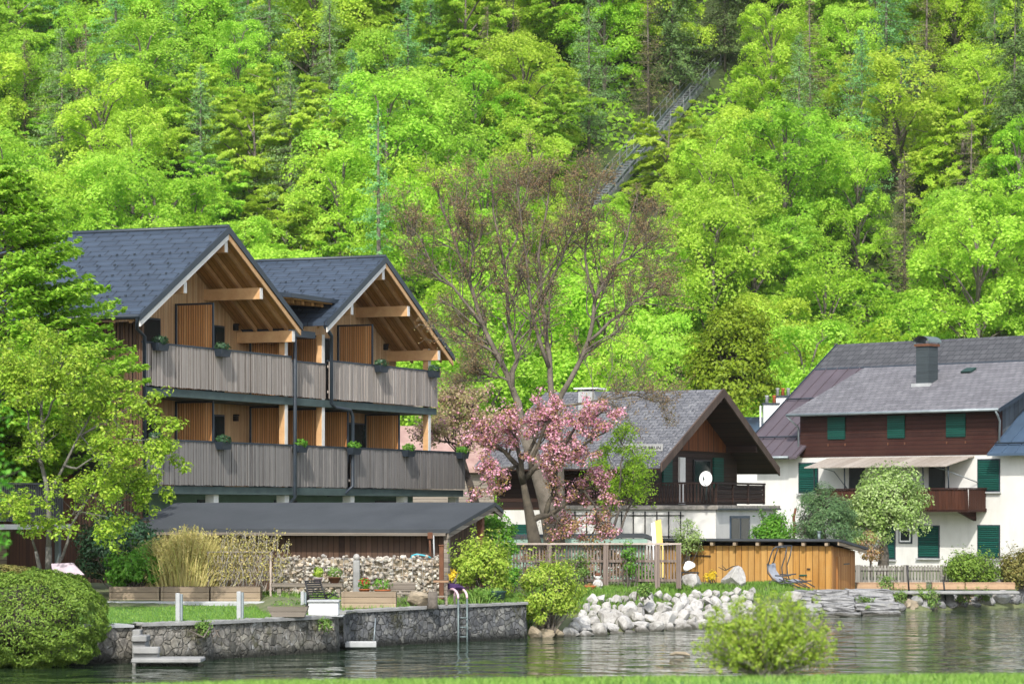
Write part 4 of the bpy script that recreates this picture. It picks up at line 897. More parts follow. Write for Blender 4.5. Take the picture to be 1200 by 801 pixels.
# ladder with hoops
t = thing('pool_ladder', 'metal bathing ladder with pale pink hoops going down the dark wall into the water', 'ladder', (XW(542,72.5),72.5,0),0)
for a in (537, 547.3):
    d = shore(a)-.22; x = XW(a,d); part('rail', MB().tube([(x,d,-.8),(x,d,1.05)],.024,8), M['steel'], t, world=True)
    part('hoop', MB().tube([(x,d,1.053)]+[(x-.16+.16*math.cos(u),d+.36-.36*math.cos(u),1.08+.2*math.sin(u)) for u in np.linspace(.1,3.05,10)]+[(x-.32,d+.72,.88)],.028,8), M['pink'], t, world=True)
for i, z in enumerate((-.1,.13,.36,.59)):
    d = shore(542)-.22; part('rung', MB().tube([(XW(537,d),d+.0,z),(XW(547.3,d),d,z)],.02,6), M['steel'], t, world=True)
mb = MB().rock((XW(530,72.6),72.65,1.35),(.18,.2,.09),2,5,5,False).rock((XW(537,72.6),72.6,1.3),(.2,.14,.06),2,6,5,False); solo('towel', mb, M['purple'], (XW(530,72.6),72.6,1.3), 'dark purple towel lying over the ladder hoops', 'towel')
0 and solo('ball', MB().lathe((XW(531,72.3),72.3,1.40),[(.005,0),(.06,.02),(.085,.08),(.06,.14),(.005,.165)],10), M['white'], (XW(531,72.3),72.3,1.35), 'small white ball on the purple towel by the ladder', 'ball')
t = thing('tub', 'dark green plastic tub on the wall between the two yellow green shrubs', 'tub', (XW(581,74),74.0,.88),0); x = XW(581,74.2)
part('body', MB().lathe((x,74.2,.88),[(.2,0),(.25,.26),(.27,.28),(.27,.31),(.23,.31)],14), M['tub'], t, world=True); tuft((x,74.2,1.2),(.2,.2,.07),80,.07,M['weed'],t)
solo('stone', MB().rock((XW(559,73.7),73.7,.93),(.14,.12,.09),2,8,6), M['brownstone'], (XW(559,73.7),73.7,.86), 'small tan stone on the wall edge left of the dark green tub', 'stone')
# floating bathing board on the dark wall
t = thing('bathing_platform', 'small white slatted platform at the foot of the dark wall just above the water', 'platform', (XW(422,68.6),68.6,.1),0)
mb = MB()
for i in range(14): a = 405.5+i*2.5; pbox(mb,a,a+1.5,68.35,69.0,.12,.15,.004)
part('slats', mb, M['whitewood'], t, world=True); part('frame', pbox(pbox(MB(),404.5,441,68.30,68.345,.06,.17,.008),404.5,441,69.0,69.04,.06,.17,.008), M['palecon'], t, world=True)
part('pole', MB().tube([P(438,752,69.2),P(440,724,69.5)],.016,6), M['gutter'], t, world=True)
# hoop and pole on the gabion
solo('hose_hoop', MB().tube([P(481,655,76.2),P(483,650.5,76.2),P(488,649,76.2),P(501,651,76.2),P(505,653.5,76.2)],.025,6), M['turq'], P(492,655,76.2), 'turquoise hoop lying on top of the gabion wall', 'hoop')
for px, mt, lb in ((504.5,'rust','rust red broom leaning on the dark shed wall'),(509,'palecon','pale pole leaning on the dark shed wall beside the broom')):
    d = 76.75; t = thing('broom' if mt == 'rust' else 'pole', lb, 'broom' if mt == 'rust' else 'pole', P(px,655,d),0); part('handle', MB().tube([P(px,657,d),P(px-1,627,d+.15)],.03 if mt == 'rust' else .022,6), M[mt], t, world=True)
    if mt == 'rust': part('head', pbox(MB(),px-3.5,px+2.5,d+.05,d+.15,2.45,2.62,.01), M[mt], t, world=True)
# mauve cover by the maple
mb = MB().hexa([P(62,673,70.6),P(99,673,70.2),P(99,673,71.6),P(62,673,72.0)],[P(60,660,70.9),P(84,659,70.7),P(86,659,71.2),P(60,660,71.5)])
solo('tarpaulin', mb, M['mauve'], P(80,673,71), 'mauve cover draped by the foot of the maple behind the hedge', 'cover')

# ------------------------------------------------------------------ boulders of the bank
k_ = 0; rr = random.Random(11)
zone = lambda a: 'left end by the brown stones' if a < 735 else ('middle below the slat fence' if a < 800 else 'right end behind the leafy bush')
rown = ['at the waterline','in the second row up','in the middle row','in the fourth row up','in the fifth row up','along the top edge under the grass']
for row,(t_,zc,sz) in enumerate(((.10,-.02,.33),(.55,.14,.31),(1.0,.31,.31),(1.5,.48,.28),(2.0,.64,.24),(2.5,.80,.2))):
    a = 668+row*5
    while a < 885:
        d = shore(a)+t_+rr.uniform(-.12,.12); s = sz*rr.uniform(.75,1.25)
        x = XW(a,d); zc += 0; o = solo('boulder', MB().rock((x,d,zc+rr.uniform(-.05,.06)),(s*rr.uniform(.75,1.1),s*.8,s*rr.uniform(.6,.95)),2,100+k_,15,True,.7), M['limestone'], (x,d,zc-.2), f'white bank boulder {rown[row]}, {zone(a)}', 'boulder', f'white boulders {rown[row]}, {zone(a)}')
        k_ += 1; a += s*1.28*FL/d*rr.uniform(.72,.95)
for a, z, s in ((625,.12,.3),(638,.08,.26),(650,.12,.3),(661,.06,.24),(634,.36,.28),(648,.34,.24)):
    d = shore(a)+.25+z; solo('boulder', MB().rock((XW(a,d),d,z),(s*1.2,s*.8,s*.6),3,int(a),9,True,.3), M['brownstone'], (XW(a,d),d,z-.2), 'low brown stone at the water below the yellow green shrub', 'boulder', 'low brown stones below the shrub')
for a, d, zb, r, lb, sd in ((813,86,.98,(.6,.4,.36),'large white rock lying on the grass beside the white sack',21),(861,88,1.0,(.52,.42,.44),'pointed white rock on the grass under the twisted root',23),(873,86,.95,(.1,.1,.1),'small round white stone at the grass edge',25),(925,89.3,.85,(.45,.35,.24),'white rock at the feet of the canopy lounger',27),(905,87,.85,(.5,.3,.2),'flat white rock at the top of the bank behind the leafy bush',28)):
    zb = ground(a,d)-.03; solo('rock', MB().rock((XW(a,d),d,zb+r[2]*.55),r,3,sd,10,True,.2), M['limestone'], (XW(a,d),d,zb), lb, 'rock')
# stone block steps on the right
nm = ['lowest','second','third','top']
for row,(d0,z0) in enumerate(((89.3,-.12),(90.1,.12),(90.9,.3),(91.8,.47))):
    a = 922-row*4
    for i, wpx in enumerate((46,38,52) if row % 2 else (38,50,46)):
        d = d0+(a+wpx/2-960)*.018
        mb = MB(); x0, x1 = XW(a,d)+.01, XW(a+wpx,d)-.01
        bm = bmesh.new(); bmesh.ops.create_cube(bm, size=1); bmesh.ops.scale(bm, verts=bm.verts, vec=(x1-x0,1.25,.24)); bmesh.ops.subdivide_edges(bm, edges=bm.edges[:], cuts=3, use_grid_fill=True); bmesh.ops.bevel(bm, geom=[e for e in bm.edges if e.calc_face_angle(0) > .5], offset=.03, segments=1, affect='EDGES')
        r2 = random.Random(row*10+i)
        for v in bm.verts: v.co += Vector((r2.uniform(-.02,.02),r2.uniform(-.05,.05),r2.uniform(-.025,.025)))
        bm.verts.index_update(); mb.add([(v.co.x+(x0+x1)/2, v.co.y+d+.6, v.co.z+z0+.12) for v in bm.verts], [[v.index for v in f.verts] for f in bm.faces]); bm.free()
        solo('stone_block', mb, M['greystone'], ((x0+x1)/2,d,z0), f'{["left","middle","right"][i]} grey stone block of the {nm[row]} course of the water steps', 'stone block', 'grey stone blocks of the water steps'); a += wpx
for i,(a,z,s,mt) in enumerate(((1052,.08,.34,'greystone'),(1040,.3,.26,'greystone'),(1084,.1,.3,'greystone'),(1097,.16,.36,'greystone'),(1112,.1,.33,'greystone'),(1107,.34,.3,'greystone'),(1126,.1,.28,'greystone'),(1150,.26,.5,'greystone'),(1172,.24,.48,'limestone'),(1186,.3,.45,'greystone'),(1200,.25,.5,'greystone'),(1141,.05,.25,'greystone'),(1128,.3,.22,'brownstone'),(1068,.15,.4,'brownstone'),(1219,.25,.5,'limestone'),(1242,.2,.5,'greystone'))):
    d = shore(a)+.4+z*1.6; lb = 'white rock at the water below the right end of the timber edging' if mt == 'limestone' and a < 1200 else ('brownish rock in the weedy right bank' if mt == 'brownstone' else ('dark grey rock in the weedy bank between the stone steps and the thin rods' if a < 1130 else 'large grey rock at the water near the right edge'))
    solo('rock', MB().rock((XW(a,d),d,z),(s*1.1,s*.8,s*.75),3,300+i,9,True,.4), M[mt], (XW(a,d),d,z-.2), lb, 'rock', lb)
mb = MB(); pbox(mb,1000,1192,95.4,96.4,.50,.60,.03); structure('path', mb, M['concrete'])
rq = random.Random(8)
for i in range(34):
    a = rq.uniform(1056,1215); d = shore(a)+rq.uniform(.3,2.2); s = rq.uniform(.12,.27); z = ground(a,d)+s*.2; mt = rq.choice(('greystone','greystone','brownstone')); lb = ('small grey stone' if mt == 'greystone' else 'small brown stone')+' in the rubble below the timber sleepers'; solo('rock', MB().rock((XW(a,d),d,z),(s*1.1,s*.8,s*.75),2,700+i,11,True,.5), M[mt], (XW(a,d),d,z-.1), lb, 'rock', lb)
for i,(a,b,lb) in enumerate(((1003,1046,'leftmost timber sleeper beside the wooden shed'),(1047,1085,'timber sleeper between the shed corner and the thin dark rod'),(1092,1130,'pale timber sleeper below the leafy hedge'),(1131,1189,'long brown stained timber sleeper at the right'))):
    d = 97.2; mb = MB(); pbox(mb,a,b,d,d+.25,.6,.84,.02); solo('timber_sleeper', mb, M['timber'], (XW((a+b)/2,d),d,.6), lb, 'timber', 'timber sleepers along the right bank')
for a,z0,z1,lb in ((1064,.5,1.42,'taller thin dark rod in the right bank'),(1106.5,.3,.95,'shorter thin dark rod leaning in the right bank')):
    d = 96.0; solo('metal_rod', MB().tube([(XW(a+1.5,d),d,z0),(XW(a-1,d),d,z1)],.03,6), M['black'], (XW(a,d),d,z0), lb, 'rod')
solo('driftwood', MB().tube([(XW(785,65.5),65.5,.03),(XW(792,65.5),65.55,.06),(XW(803,65.5),65.5,.05),(XW(808,65.5),65.4,.02)],[.02,.04,.045,.02],8), M['brownstone'], (XW(795,65.5),65.5,0), 'short piece of driftwood floating on the water', 'driftwood')

# ------------------------------------------------------------------ fences
def slat_fence(name, label, a, b, d, z0, z1, mat, posts, capm, pitch=.085, wd=.05, rails=(.1,.55), db=None):
    db = d if db is None else db; pa, pb = P(a,HZ,d), P(b,HZ,db); L = (Vector((pb.x,pb.y))-Vector((pa.x,pa.y))).length; rz = math.atan2(pb.y-pa.y, pb.x-pa.x)
    t = thing(name, label, 'fence', (pa.x,pa.y,z0), rz)
    mb = MB(); x = 0; r3 = random.Random(int(a))
    while x < L-.03:
        h = r3.uniform(-.02,.02); mb.box(x,x+wd,0,.022,z0+.06+h,z1-.02+h*.5); x += pitch
    part('slats', mb, mat, t)
    for q in rails: part('rail', MB().box(0,L,-.05,-.003,z0+(z1-z0)*q,z0+(z1-z0)*q+.07), mat, t)
    for x in posts: part('post', MB().box(x*L-.07,x*L+.07,-.16,-.055,z0-.1,z1), mat, t)
    if capm: part('cap_rail', MB().box(-.05,L+.05,-.17,.1,z1+.003,z1+.05), capm, t)
    return t
slat_fence('slat_fence', 'weathered grey slat fence with pale top rail above the white boulders', 590, 796, 83.9, 1.1, 2.22, M['fence'], (.0,.262,.582,.875,.995), M['fencecap'], .09, .045, (.08,.56))
slat_fence('picket_fence', 'silver grey picket fence in front of the white farmhouse', 1001, 1215, 99.0, .66, 1.38, M['picket'], (.02,.28,.48,.7,.93), None, .11, .07, (.2,.75))
# ------------------------------------------------------------------ things behind and beside the slat fence
t = thing('garden_hut', 'low mint green hut with flat dark edged roof behind the slat fence', 'hut', (XW(690,92),92,1.0),0)
part('wall', MB().box(XW(596,92),XW(756,92),92.0,94.5,1.0,2.2), M['mint'], t, world=True)
part('fascia', MB().box(XW(590,92),XW(758,92),91.7,91.75,2.16,2.32), M['mint'], t, world=True)
part('roof', MB().prism([(XW(588,92),2.32),(XW(588,92),2.42),(XW(757,92),2.46),(XW(774,92),2.26),(XW(774,92),2.16),(XW(757,92),2.34)],'y',91.66,94.8), M['shedroof'], t, world=True)
f = part('window', MB().box(XW(700,92),XW(725,92),91.96,91.997,1.4,2.0), M['white'], t, world=True); part('pane', MB().box(XW(702,92),XW(723,92),91.945,91.957,1.45,1.95), M['glass'], f, world=True)
for a0,a1,b0,b1,m_,lb,nm_ in ((766.5,773.5,771.5,780,'yellow','yellow board leaning behind the slat fence','board'),(763,766.5,767.5,771.5,'white','narrow white board leaning beside the yellow one','board')):
    mb = MB().hexa([P(b0,676,86),P(b1,676,86),P(b1,676,86.06),P(b0,676,86.06)],[P(a0+(1 if m_=='yellow' else 0),610 if m_=='yellow' else 613,86.6),P(a1+1,608 if m_=='yellow' else 611,86.6),P(a1+1,608 if m_=='yellow' else 611,86.66),P(a0+1,610 if m_=='yellow' else 613,86.66)])
    solo(nm_, mb, M[m_], P((b0+b1)/2,676,86), lb, 'board')
d = 82.9; x = XW(700.5,d); t = thing('garden_statue', 'small white garden statue with a brown cap in the grass below the slat fence', 'statue', (x,d,.98),0)
part('body', MB().lathe((x,d,.98),[(.13,0),(.14,.05),(.1,.14),(.12,.22),(.09,.27),(.045,.3)],12).tube([(x-.1,d-.04,1.2),(x-.13,d-.1,1.12),(x-.04,d-.14,1.1)],.03,6).tube([(x+.1,d-.04,1.2),(x+.12,d-.1,1.1),(x+.03,d-.14,1.09)],.03,6), M['limestone'], t, world=True)
h = part('head', MB().lathe((x,d-.01,1.275),[(.03,0),(.075,.03),(.085,.08),(.06,.14),(.01,.16)],12).rock((x-.085,d-.02,1.36),(.03,.02,.05),1,2,2,False).rock((x+.085,d-.02,1.36),(.03,.02,.05),1,3,2,False), M['white'], t, world=True); part('cap', MB().lathe((x,d-.012,1.375),[(.1,0),(.092,.03),(.05,.07),(.01,.085)],12), M['rust'], h, world=True)
x = XW(691,82.6); t = thing('plant_pot', 'low orange terracotta bowl in the grass beside the white statue', 'plant pot', (x,82.6,.96),0); part('bowl', MB().lathe((x,82.6,.98),[(.13,0),(.19,.1),(.2,.13),(.16,.13)],14), M['terracotta'], t, world=True); tuft((x,82.6,1.13),(.13,.13,.05),60,.05,M['bronze'],t)
t = thing('garden_table', 'black metal frame table at the right end of the slat fence', 'table', (XW(808,86),86,1.0),0)
part('top', pbox(MB(),797,819,85.8,86.3,1.38,1.41,.008), M['black'], t, world=True)
for a,dd in ((798,85.85),(817,85.85),(798,86.2),(817,86.2)): part('leg', pbox(MB(),a,a+1.5,dd,dd+.04,.95,1.377,.004), M['black'], t, world=True)
solo('sack', MB().rock((XW(807,86.05),86.0,1.56),(.22,.2,.17),2,77,6,False), M['white'], (XW(807,86),86,1.55), 'white sack lying on the black metal table', 'sack')
mb = MB().tube([P(842,664,89.6),P(850,668,89.5),P(858,663.5,89.5),P(864,662.5,89.5),P(869,668,89.4),P(874,675,89.3)],[.01,.018,.02,.018,.015,.01],6).tube([P(846,662,89.5),P(851,667,89.5)],[.008,.015],5).tube([P(864,662.5,89.5),P(862,669,89.5),P(866,674,89.4)],[.014,.012,.008],5)
solo('driftwood_root', mb, M['barkdark'], P(858,680,89.5), 'twisted brown root leaning against the wooden shed above the white rock', 'root')
# ------------------------------------------------------------------ wooden shed
RS = R(-20); ws = thing('wooden_shed', 'orange brown board shed with flat dark roof and pale rafter ends beside the lounger', 'shed', (XW(975,94),94,.65),RS)
mb = MB(); x = -5.5; r3 = random.Random(5)
while x < -.02:
    w_ = min(.21, -x); mb.box(x,x+w_-.006,r3.uniform(-.012,.006),.04,.55,2.06); x += .21
for x in np.arange(-5.5,-.2,.42): mb.box(x-.02,x+.02,-.035,-.013,.56,2.04)
part('front_wall', mb, M['shedwood'], ws)
part('side_wall', MB().box(-.04,0,.045,3.1,.55,1.86).prism([(.045,1.863),(3.1,1.863),(3.1,1.87),(.045,2.06)],'x',-.04,0).box(-5.5,-5.46,.045,3.1,.55,1.86).box(-5.45,-.05,3.06,3.1,.55,1.86), M['shedside'], ws)
rf = part('roof', MB().prism([(-.34,2.21),(3.5,1.90),(3.5,1.98),(-.34,2.29)],'x',-5.8,.34), M['shedroof'], ws); part('fascia', MB().prism([(-.32,2.09),(3.45,1.79),(3.45,1.895),(-.32,2.2)],'x',.26,.30), M['planter'], rf)
for x in np.linspace(-5.35,-.12,8): part('rafter_end', MB().box(x-.05,x+.05,-.28,-.04,2.07,2.18), M['planter'], rf)
dr = part('door', MB().box(.002,.03,.6,2.25,.6,1.72), M['shedside'], ws, 'plank side door'); part('hinge', MB().box(.033,.04,1.4,2.2,1.45,1.49), M['black'], dr)
part('front_hinge', MB().box(-4.6,-3.95,-.055,-.037,1.72,1.75).box(-4.66,-4.57,-.06,-.037,1.69,1.78), M['black'], ws)
part('green_plate', MB().box(-1.05,-.8,-.055,-.037,1.12,1.16), M['greenshutter'], ws); part('latch', MB().box(-.8,-.69,-.05,-.037,1.32,1.36), M['black'], ws)
part('stove_pipe', MB().tube([(-.66,.95,2.15),(-.66,.95,2.48)],.05,8).tube([(-.66,.95,2.48),(-.66,.95,2.52)],.075,8), M['steel'], ws)
solo('rusty_pole', MB().tube([P(929.5,640,99),P(931,616,99),P(930,607,99),P(932.5,595,99)],[.05,.05,.045,.04],7), M['rust'], P(930,680,99), 'crooked rust red pole rising behind the wooden shed', 'pole')
# canopy lounger
t = thing('canopy_lounger', 'grey double reclining lounger with curved canopy arms in front of the wooden shed', 'lounger', P(920,690,90.5),0)
DD = 90.5
def LP(px,py,o): return P(px+o*6,py-o*1.5,DD+o*.6)
for o in (0, 1):
    part('side_frame', MB().tube([LP(899,660,o),LP(900,671,o),LP(906,679,o),LP(915,683,o),LP(930,682,o),LP(945,681.5,o)],.022,6), M['tubing'], t, world=True)
    part('canopy_arm', MB().tube([LP(900,662,o),LP(903,651,o),LP(906,643,o),LP(909,640.5,o),LP(912,641,o)],.022,6), M['tubing'], t, world=True)
    part('rear_arm', MB().tube([LP(922,640.5,o),LP(920,652,o),LP(916,664,o),LP(917,675,o),LP(920,682,o)],.02,6), M['tubing'], t, world=True)
part('canopy_bar', MB().tube([LP(909,640.5,0),LP(914,640,.5),LP(921.5,640.5,1)],.02,6).tube([LP(912,641,0),LP(922,640.5,0)],.02,6), M['tubing'], t, world=True)
for o in (0.05, .75):
    a = [LP(899.5,661,o),LP(900.5,669,o),LP(905,676,o),LP(912,681,o)]; w_ = .45
    mb = MB()
    vs = [(q.x,q.y,q.z) for q in a]+[(q.x+.14,q.y+w_*.5,q.z+.01) for q in a]; mb.add(vs,[(i,i+1,i+5,i+4) for i in range(3)],True); mb.add([(v_[0],v_[1]+.004,v_[2]-.012) for v_ in vs],[(i+4,i+5,i+1,i) for i in range(3)],True)
    part('sling_back', mb, M['sling'], t, world=True)
    mb = MB(); a = [LP(912,681,o),LP(922,679.5,o),LP(930,681,o)]; vs = [(q.x,q.y,q.z) for q in a]+[(q.x+.14,q.y+w_*.5,q.z+.01) for q in a]; mb.add(vs,[(i,i+1,i+4,i+3) for i in range(2)],True); mb.add([(v_[0],v_[1]+.004,v_[2]-.012) for v_ in vs],[(i+3,i+4,i+1,i) for i in range(2)],True); part('sling_seat', mb, M['sling'], t, world=True)
part('armrest', MB().tube([LP(908,674,0),LP(918,674.5,0),LP(927,673.5,0)],.022,6), M['tubing'], t, world=True); part('armrest', MB().tube([LP(908,674,1),LP(918,674.5,1),LP(927,673.5,1)],.022,6), M['tubing'], t, world=True)
for a,b in ((907,895),(913,938),(930,949)): part('leg', MB().tube([LP(a,678,0),LP(b,688.5,0)],.02,6), M['tubing'], t, world=True); part('leg', MB().tube([LP(a,678,1),LP(b,689,1)],.02,6), M['tubing'], t, world=True)
# wall trellis on the chalet annex
t = thing('wall_trellis', 'dark thin trellis bars on the white annex wall behind the saplings', 'trellis', P(735,640,98.3),RZH)
mb = MB()
for y in np.arange(-.9,3.3,.42): mb.box(-.56,-.53,y,y+.035,.95,3.15)
for z in (1.5,2.3,3.0): mb.box(-.53,-.505,-1.0,3.25,z,z+.03)
L0 = Vector((5,100,.9)); t.location = L0; part('bars', mb, M['black'], t)
# ------------------------------------------------------------------ plants
def unit(n, rs):
    d = rs.normal(0,1,(n,3)); return d/np.linalg.norm(d,axis=1)[:,None]
def clumps(c, r, ncl, nper, crad, rs, flat=.7, shell=.5, size=.1, bottom=-.7, upb=.5, width=.55, jit=.45):
    """leaf clumps spread through an ellipsoid"""
    P_, N_ = [], []; cc = []
    while len(cc) < ncl:
        d = unit(1, rs)[0]; q = rs.uniform(shell,1)**.6
        if d[2] < bottom: continue
        p = np.array(c)+d*q*np.array(r)*rs.uniform(.82,1.06); cc.append((p, d))
    for p, d in cc:
        e = unit(nper, rs); rad = crad*rs.uniform(.6,1.3); q = rs.uniform(.2,1,nper)[:,None]**.5
        P_.append(p+e*q*np.array([rad,rad,rad*flat])); nn = e*.5+d*.5; nn[:,2] += upb; N_.append(nn)
    p = np.concatenate(P_); n_ = np.concatenate(N_); v, f = leaves(p, n_, size, rs, width, jit)
    return v, f, [a for a,_ in cc]
def stems(base, cc, rs, mb, r0=.02, frac=.5, sag=.1):
    for p in cc:
        if rs.uniform() > frac: continue
        b = Vector(base)+Vector((rs.normal(0,.12),rs.normal(0,.12),0)); q = Vector(p); m_ = b.lerp(q,.5)+Vector((rs.normal(0,sag),rs.normal(0,sag),sag)); mb.tube([b,m_,q],[r0,r0*.7,r0*.3],4,False)
    return mb
def shrub(name, label, a, b, top, bot, d, mat, ncl=45, nper=110, size=.09, cr=None, flat=.75, bark='bark', cat='shrub', group=None, depth=.8, **kw):
    xa, xb = XW(a,d), XW(b,d); zt, zb = P(0,top,d).z, P(0,bot,d).z; rx = (xb-xa)/2; h = zt-zb; rs = np.random.default_rng(int(a*7+top))
    c = ((xa+xb)/2, d, zb+h*.52); cr = cr or rx*.3
    t = thing(name, label, cat, (c[0],d,zb), 0, group)
    v, f, cc = clumps(c, (rx*.85, rx*depth, h*.48), ncl, nper, cr, rs, flat, size=size, **kw)
    sp_, sn_ = [], []; ms = MB()
    for q in range(max(5, ncl//3)):
        e = unit(1, rs)[0]; e[2] = abs(e[2])*.9+.15; p0 = np.array(c)+e*np.array((rx*.8,rx*depth*.9,h*.42)); dr = e*.7+np.array([rs.normal(0,.3),rs.normal(0,.3),.7]); L_ = rs.uniform(.18,.5)*min(rx,.9); p1 = p0+dr*L_; ms.tube([p0-dr*.2,p1],[.008,.003],4,False)
        for w_ in range(16): u = rs.uniform(.1,1.05); sp_.append(p0+dr*L_*u+rs.normal(0,.035+.03*rx,3)); sn_.append(e+np.array([0,0,.6]))
    v2, f2 = leaves(sp_, sn_, size, rs, kw.get('width', .55), .5); f = np.concatenate([f, f2+len(v)]); v = np.concatenate([v, v2])
    part('foliage', (v,f), mat, t, world=True); part('shoots', ms, M[bark], t, world=True); part('stems', stems((c[0],d,zb), cc, rs, MB(), .018 if rx < 1.5 else .04), M[bark], t, world=True); return t
shrub('shrub', 'dark glossy evergreen bush between the maple trunk and the bright green bush', 88, 192, 600, 700, 76.8, M['shrubdark'], 60, 150, .10, .4)
shrub('shrub', 'bright green leafy bush above the left planter box', 122, 196, 643, 696, 75.6, M['shrubg'], 40, 110, .10, .28)
shrub('shrub', 'broad yellow green shrub on the wall top right of the gabion', 524, 606, 630, 705, 75.3, M['shrubyg'], 60, 120, .085, .28)
shrub('shrub', 'yellow green shrub hanging over the wall end at the water', 597, 684, 655, 740, 75.2, M['shrubyg'], 60, 120, .08, .28)
shrub('shrub', 'low green plants behind the left shrub by the slat fence', 572, 612, 655, 694, 78.2, M['shrubg'], 30, 70, .07, .2)
shrub('shrub', 'round green bush between the chalet annex and the pine', 882, 930, 600, 668, 97, M['shrubg'], 45, 110, .1, .35)
shrub('shrub', 'small grey green bush in front of the white annex wall', 786, 826, 608, 660, 95, M['pale'], 26, 60, .07, .25)
shrub('shrub', 'bush with dark reddish leaves seen through the slat fence', 655, 745, 634, 690, 86.5, M['bronze'], 34, 80, .08, .25)
shrub('shrub', 'green leafy bushes by the low shed gable and the blossom tree foot', 548, 606, 600, 670, 81, M['shrubg'], 44, 90, .09, .3)
shrub('shrub', 'tangled brownish bush behind the left end of the slat fence', 600, 662, 640, 690, 86.8, M['bronze'], 30, 70, .08, .25)
shrub('shrub', 'low green bush behind the slat fence by the yellow board', 738, 768, 650, 692, 87.2, M['shrubg'], 20, 60, .08, .2)
shrub('climbing_plant', 'slender green climber on the slat fence between two posts', 730, 745, 630, 688, 83.5, M['shrubg'], 14, 40, .07, .16, cat='climber')
shrub('climbing_plant', 'green climber on the left part of the slat fence', 662, 690, 645, 690, 83.4, M['weed'], 18, 40, .07, .18, cat='climber')
shrub('hedge', 'leafy green hedge behind the picket fence in front of the white house', 1104, 1172, 650, 688, 98.2, M['hedge'], 60, 150, .08, .3, flat=.9, cat='hedge')
shrub('hedge', 'brownish hedge at the right edge behind the pickets', 1166, 1232, 648, 690, 98.6, M['hedgered'], 55, 150, .08, .3, flat=.9, cat='hedge')
shrub('shrub', 'bright yellow flower clump on the grass by the wooden shed', 826, 840, 671, 683, 86.2, M['yellowflower'], 12, 40, .05, .12)
shrub('shrub', 'small yellow flower by the right end of the gabion wall', 526, 535, 669, 682, 73, M['yellowflower'], 8, 30, .05, .08)
for a,b,t_,bo,d,lb in ((1028,1050,672,700,95.0,'weed with pale leaves at the right of the stone steps'),(1068,1098,688,708,95.6,'trailing weeds over the right bank below the sleepers'),(1118,1140,690,708,96.0,'reddish green weeds at the foot of the short rod'),(1040,1064,690,712,94.3,'dense weeds between the stone steps and the taller rod'),(1080,1104,694,714,95.4,'low weeds at the waterline between the two rods'),(1142,1162,690,704,96.6,'small weeds under the brown stained sleeper'),(232,246,729,746,63.2,'weed growing from the wall joint below the lawn'),(375,386,727,738,66.6,'small weed in the wall joint below the white box'),(748,764,686,702,79.6,'low weeds between the white boulders'),(1002,1025,700,716,91.5,'weeds in the joints of the stone steps')):
    shrub('weed', lb, a, b, t_, bo, d, M['weed'], 14, 40, .06, .14, cat='weed')
# left hedge, clipped conifer bulging over the wall
def hedge(label, a, b, top, bot, d, mat, n, dep, name='hedge'):
    xa, xb = XW(a,d), XW(b,d); zt, zb = P(0,top,d).z, P(0,bot,d).z; rs = np.random.default_rng(int(a+900)); c = np.array([(xa+xb)/2, d+dep*.4, (zt+zb)/2]); r = np.array([(xb-xa)/2, dep, (zt-zb)/2])
    e = unit(n, rs); e = np.sign(e)*np.abs(e)**.8; e /= np.linalg.norm(e,axis=1)[:,None]
    lump = 1+.05*np.sin(e[:,0]*9+e[:,2]*7)+.05*np.sin(e[:,1]*11-e[:,2]*13)+.035*np.sin(e[:,0]*23+e[:,2]*19+1)
    sup = 1/np.maximum((np.abs(e)**3).sum(1)**(1/3), .5)
    p = c+e*r*(lump*sup*.93)[:,None]*(1-rs.exponential(.035,n))[:,None]; nn = e/r; nn /= np.linalg.norm(nn,axis=1)[:,None]; nn[:,2] += .35
    v, f = leaves(p, nn, .075, rs, .35, .6)
    t = thing(name, label, 'hedge', (c[0],d,zb), 0); part('foliage', (v,f), mat, t, world=True)
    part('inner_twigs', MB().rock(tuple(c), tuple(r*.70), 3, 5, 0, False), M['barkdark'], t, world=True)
hedge('big round clipped green hedge bulging over the water at the left edge', -70, 122, 667, 786, 60.6, M['hedge'], 42000, 1.5)
hedge('reddish brown hedge top showing behind the round hedge at the left edge', -60, 48, 662, 700, 63.6, M['hedgered'], 9000, .8)
# straw grass
def spray_grass(label, a, b, top, bot, d, mat, n, mat_name='blades'):
    rs = np.random.default_rng(int(a)); xa, xb = XW(a,d), XW(b,d); cx = (xa+xb)/2; zb = P(0,bot,d).z; h = P(0,top,d).z-zb; hw = (xb-xa)/2
    base = np.stack([rs.normal(cx,hw*.38,n), rs.normal(d,.28,n), np.full(n,zb)],1); out = np.stack([(base[:,0]-cx)*.9+rs.normal(0,.12,n), rs.normal(0,.2,n), np.zeros(n)],1)
    hh = h*rs.uniform(.4,1,n)*(1-.35*np.abs(base[:,0]-cx)/hw).clip(.2,1); mid = base+out*.35; mid[:,2] += hh*.6; tip = base+out; tip[:,2] += hh
    w_ = .008; dx = np.array([w_,0,0]); v = np.stack([base-dx, base+dx, mid+dx, tip, mid-dx],1).reshape(-1,3)
    q = rs.integers(0,n,n*4); s = rs.uniform(.3,1,n*4)[:,None]; pp = base[q]*(1-s)**2+2*mid[q]*s*(1-s)+tip[q]*s*s; lv, lf = leaves(pp, rs.normal(0,1,(n*4,3)), .1, rs, .3, .5)
    t = thing('ornamental_grass', label, 'grass clump', (cx,d,zb), 0); part('blades', (v, np.arange(5*n).reshape(n,5)), mat, t, world=True); part('leaves', (lv,lf), mat, t, world=True)
spray_grass('feathery straw yellow ornamental grass above the middle planter box', 178, 264, 612, 692, 75.9, M['straw'], 2600)
spray_grass('short green tuft of grass by the ladder on the wall top', 548, 574, 686, 706, 73.9, M['blade'], 300)
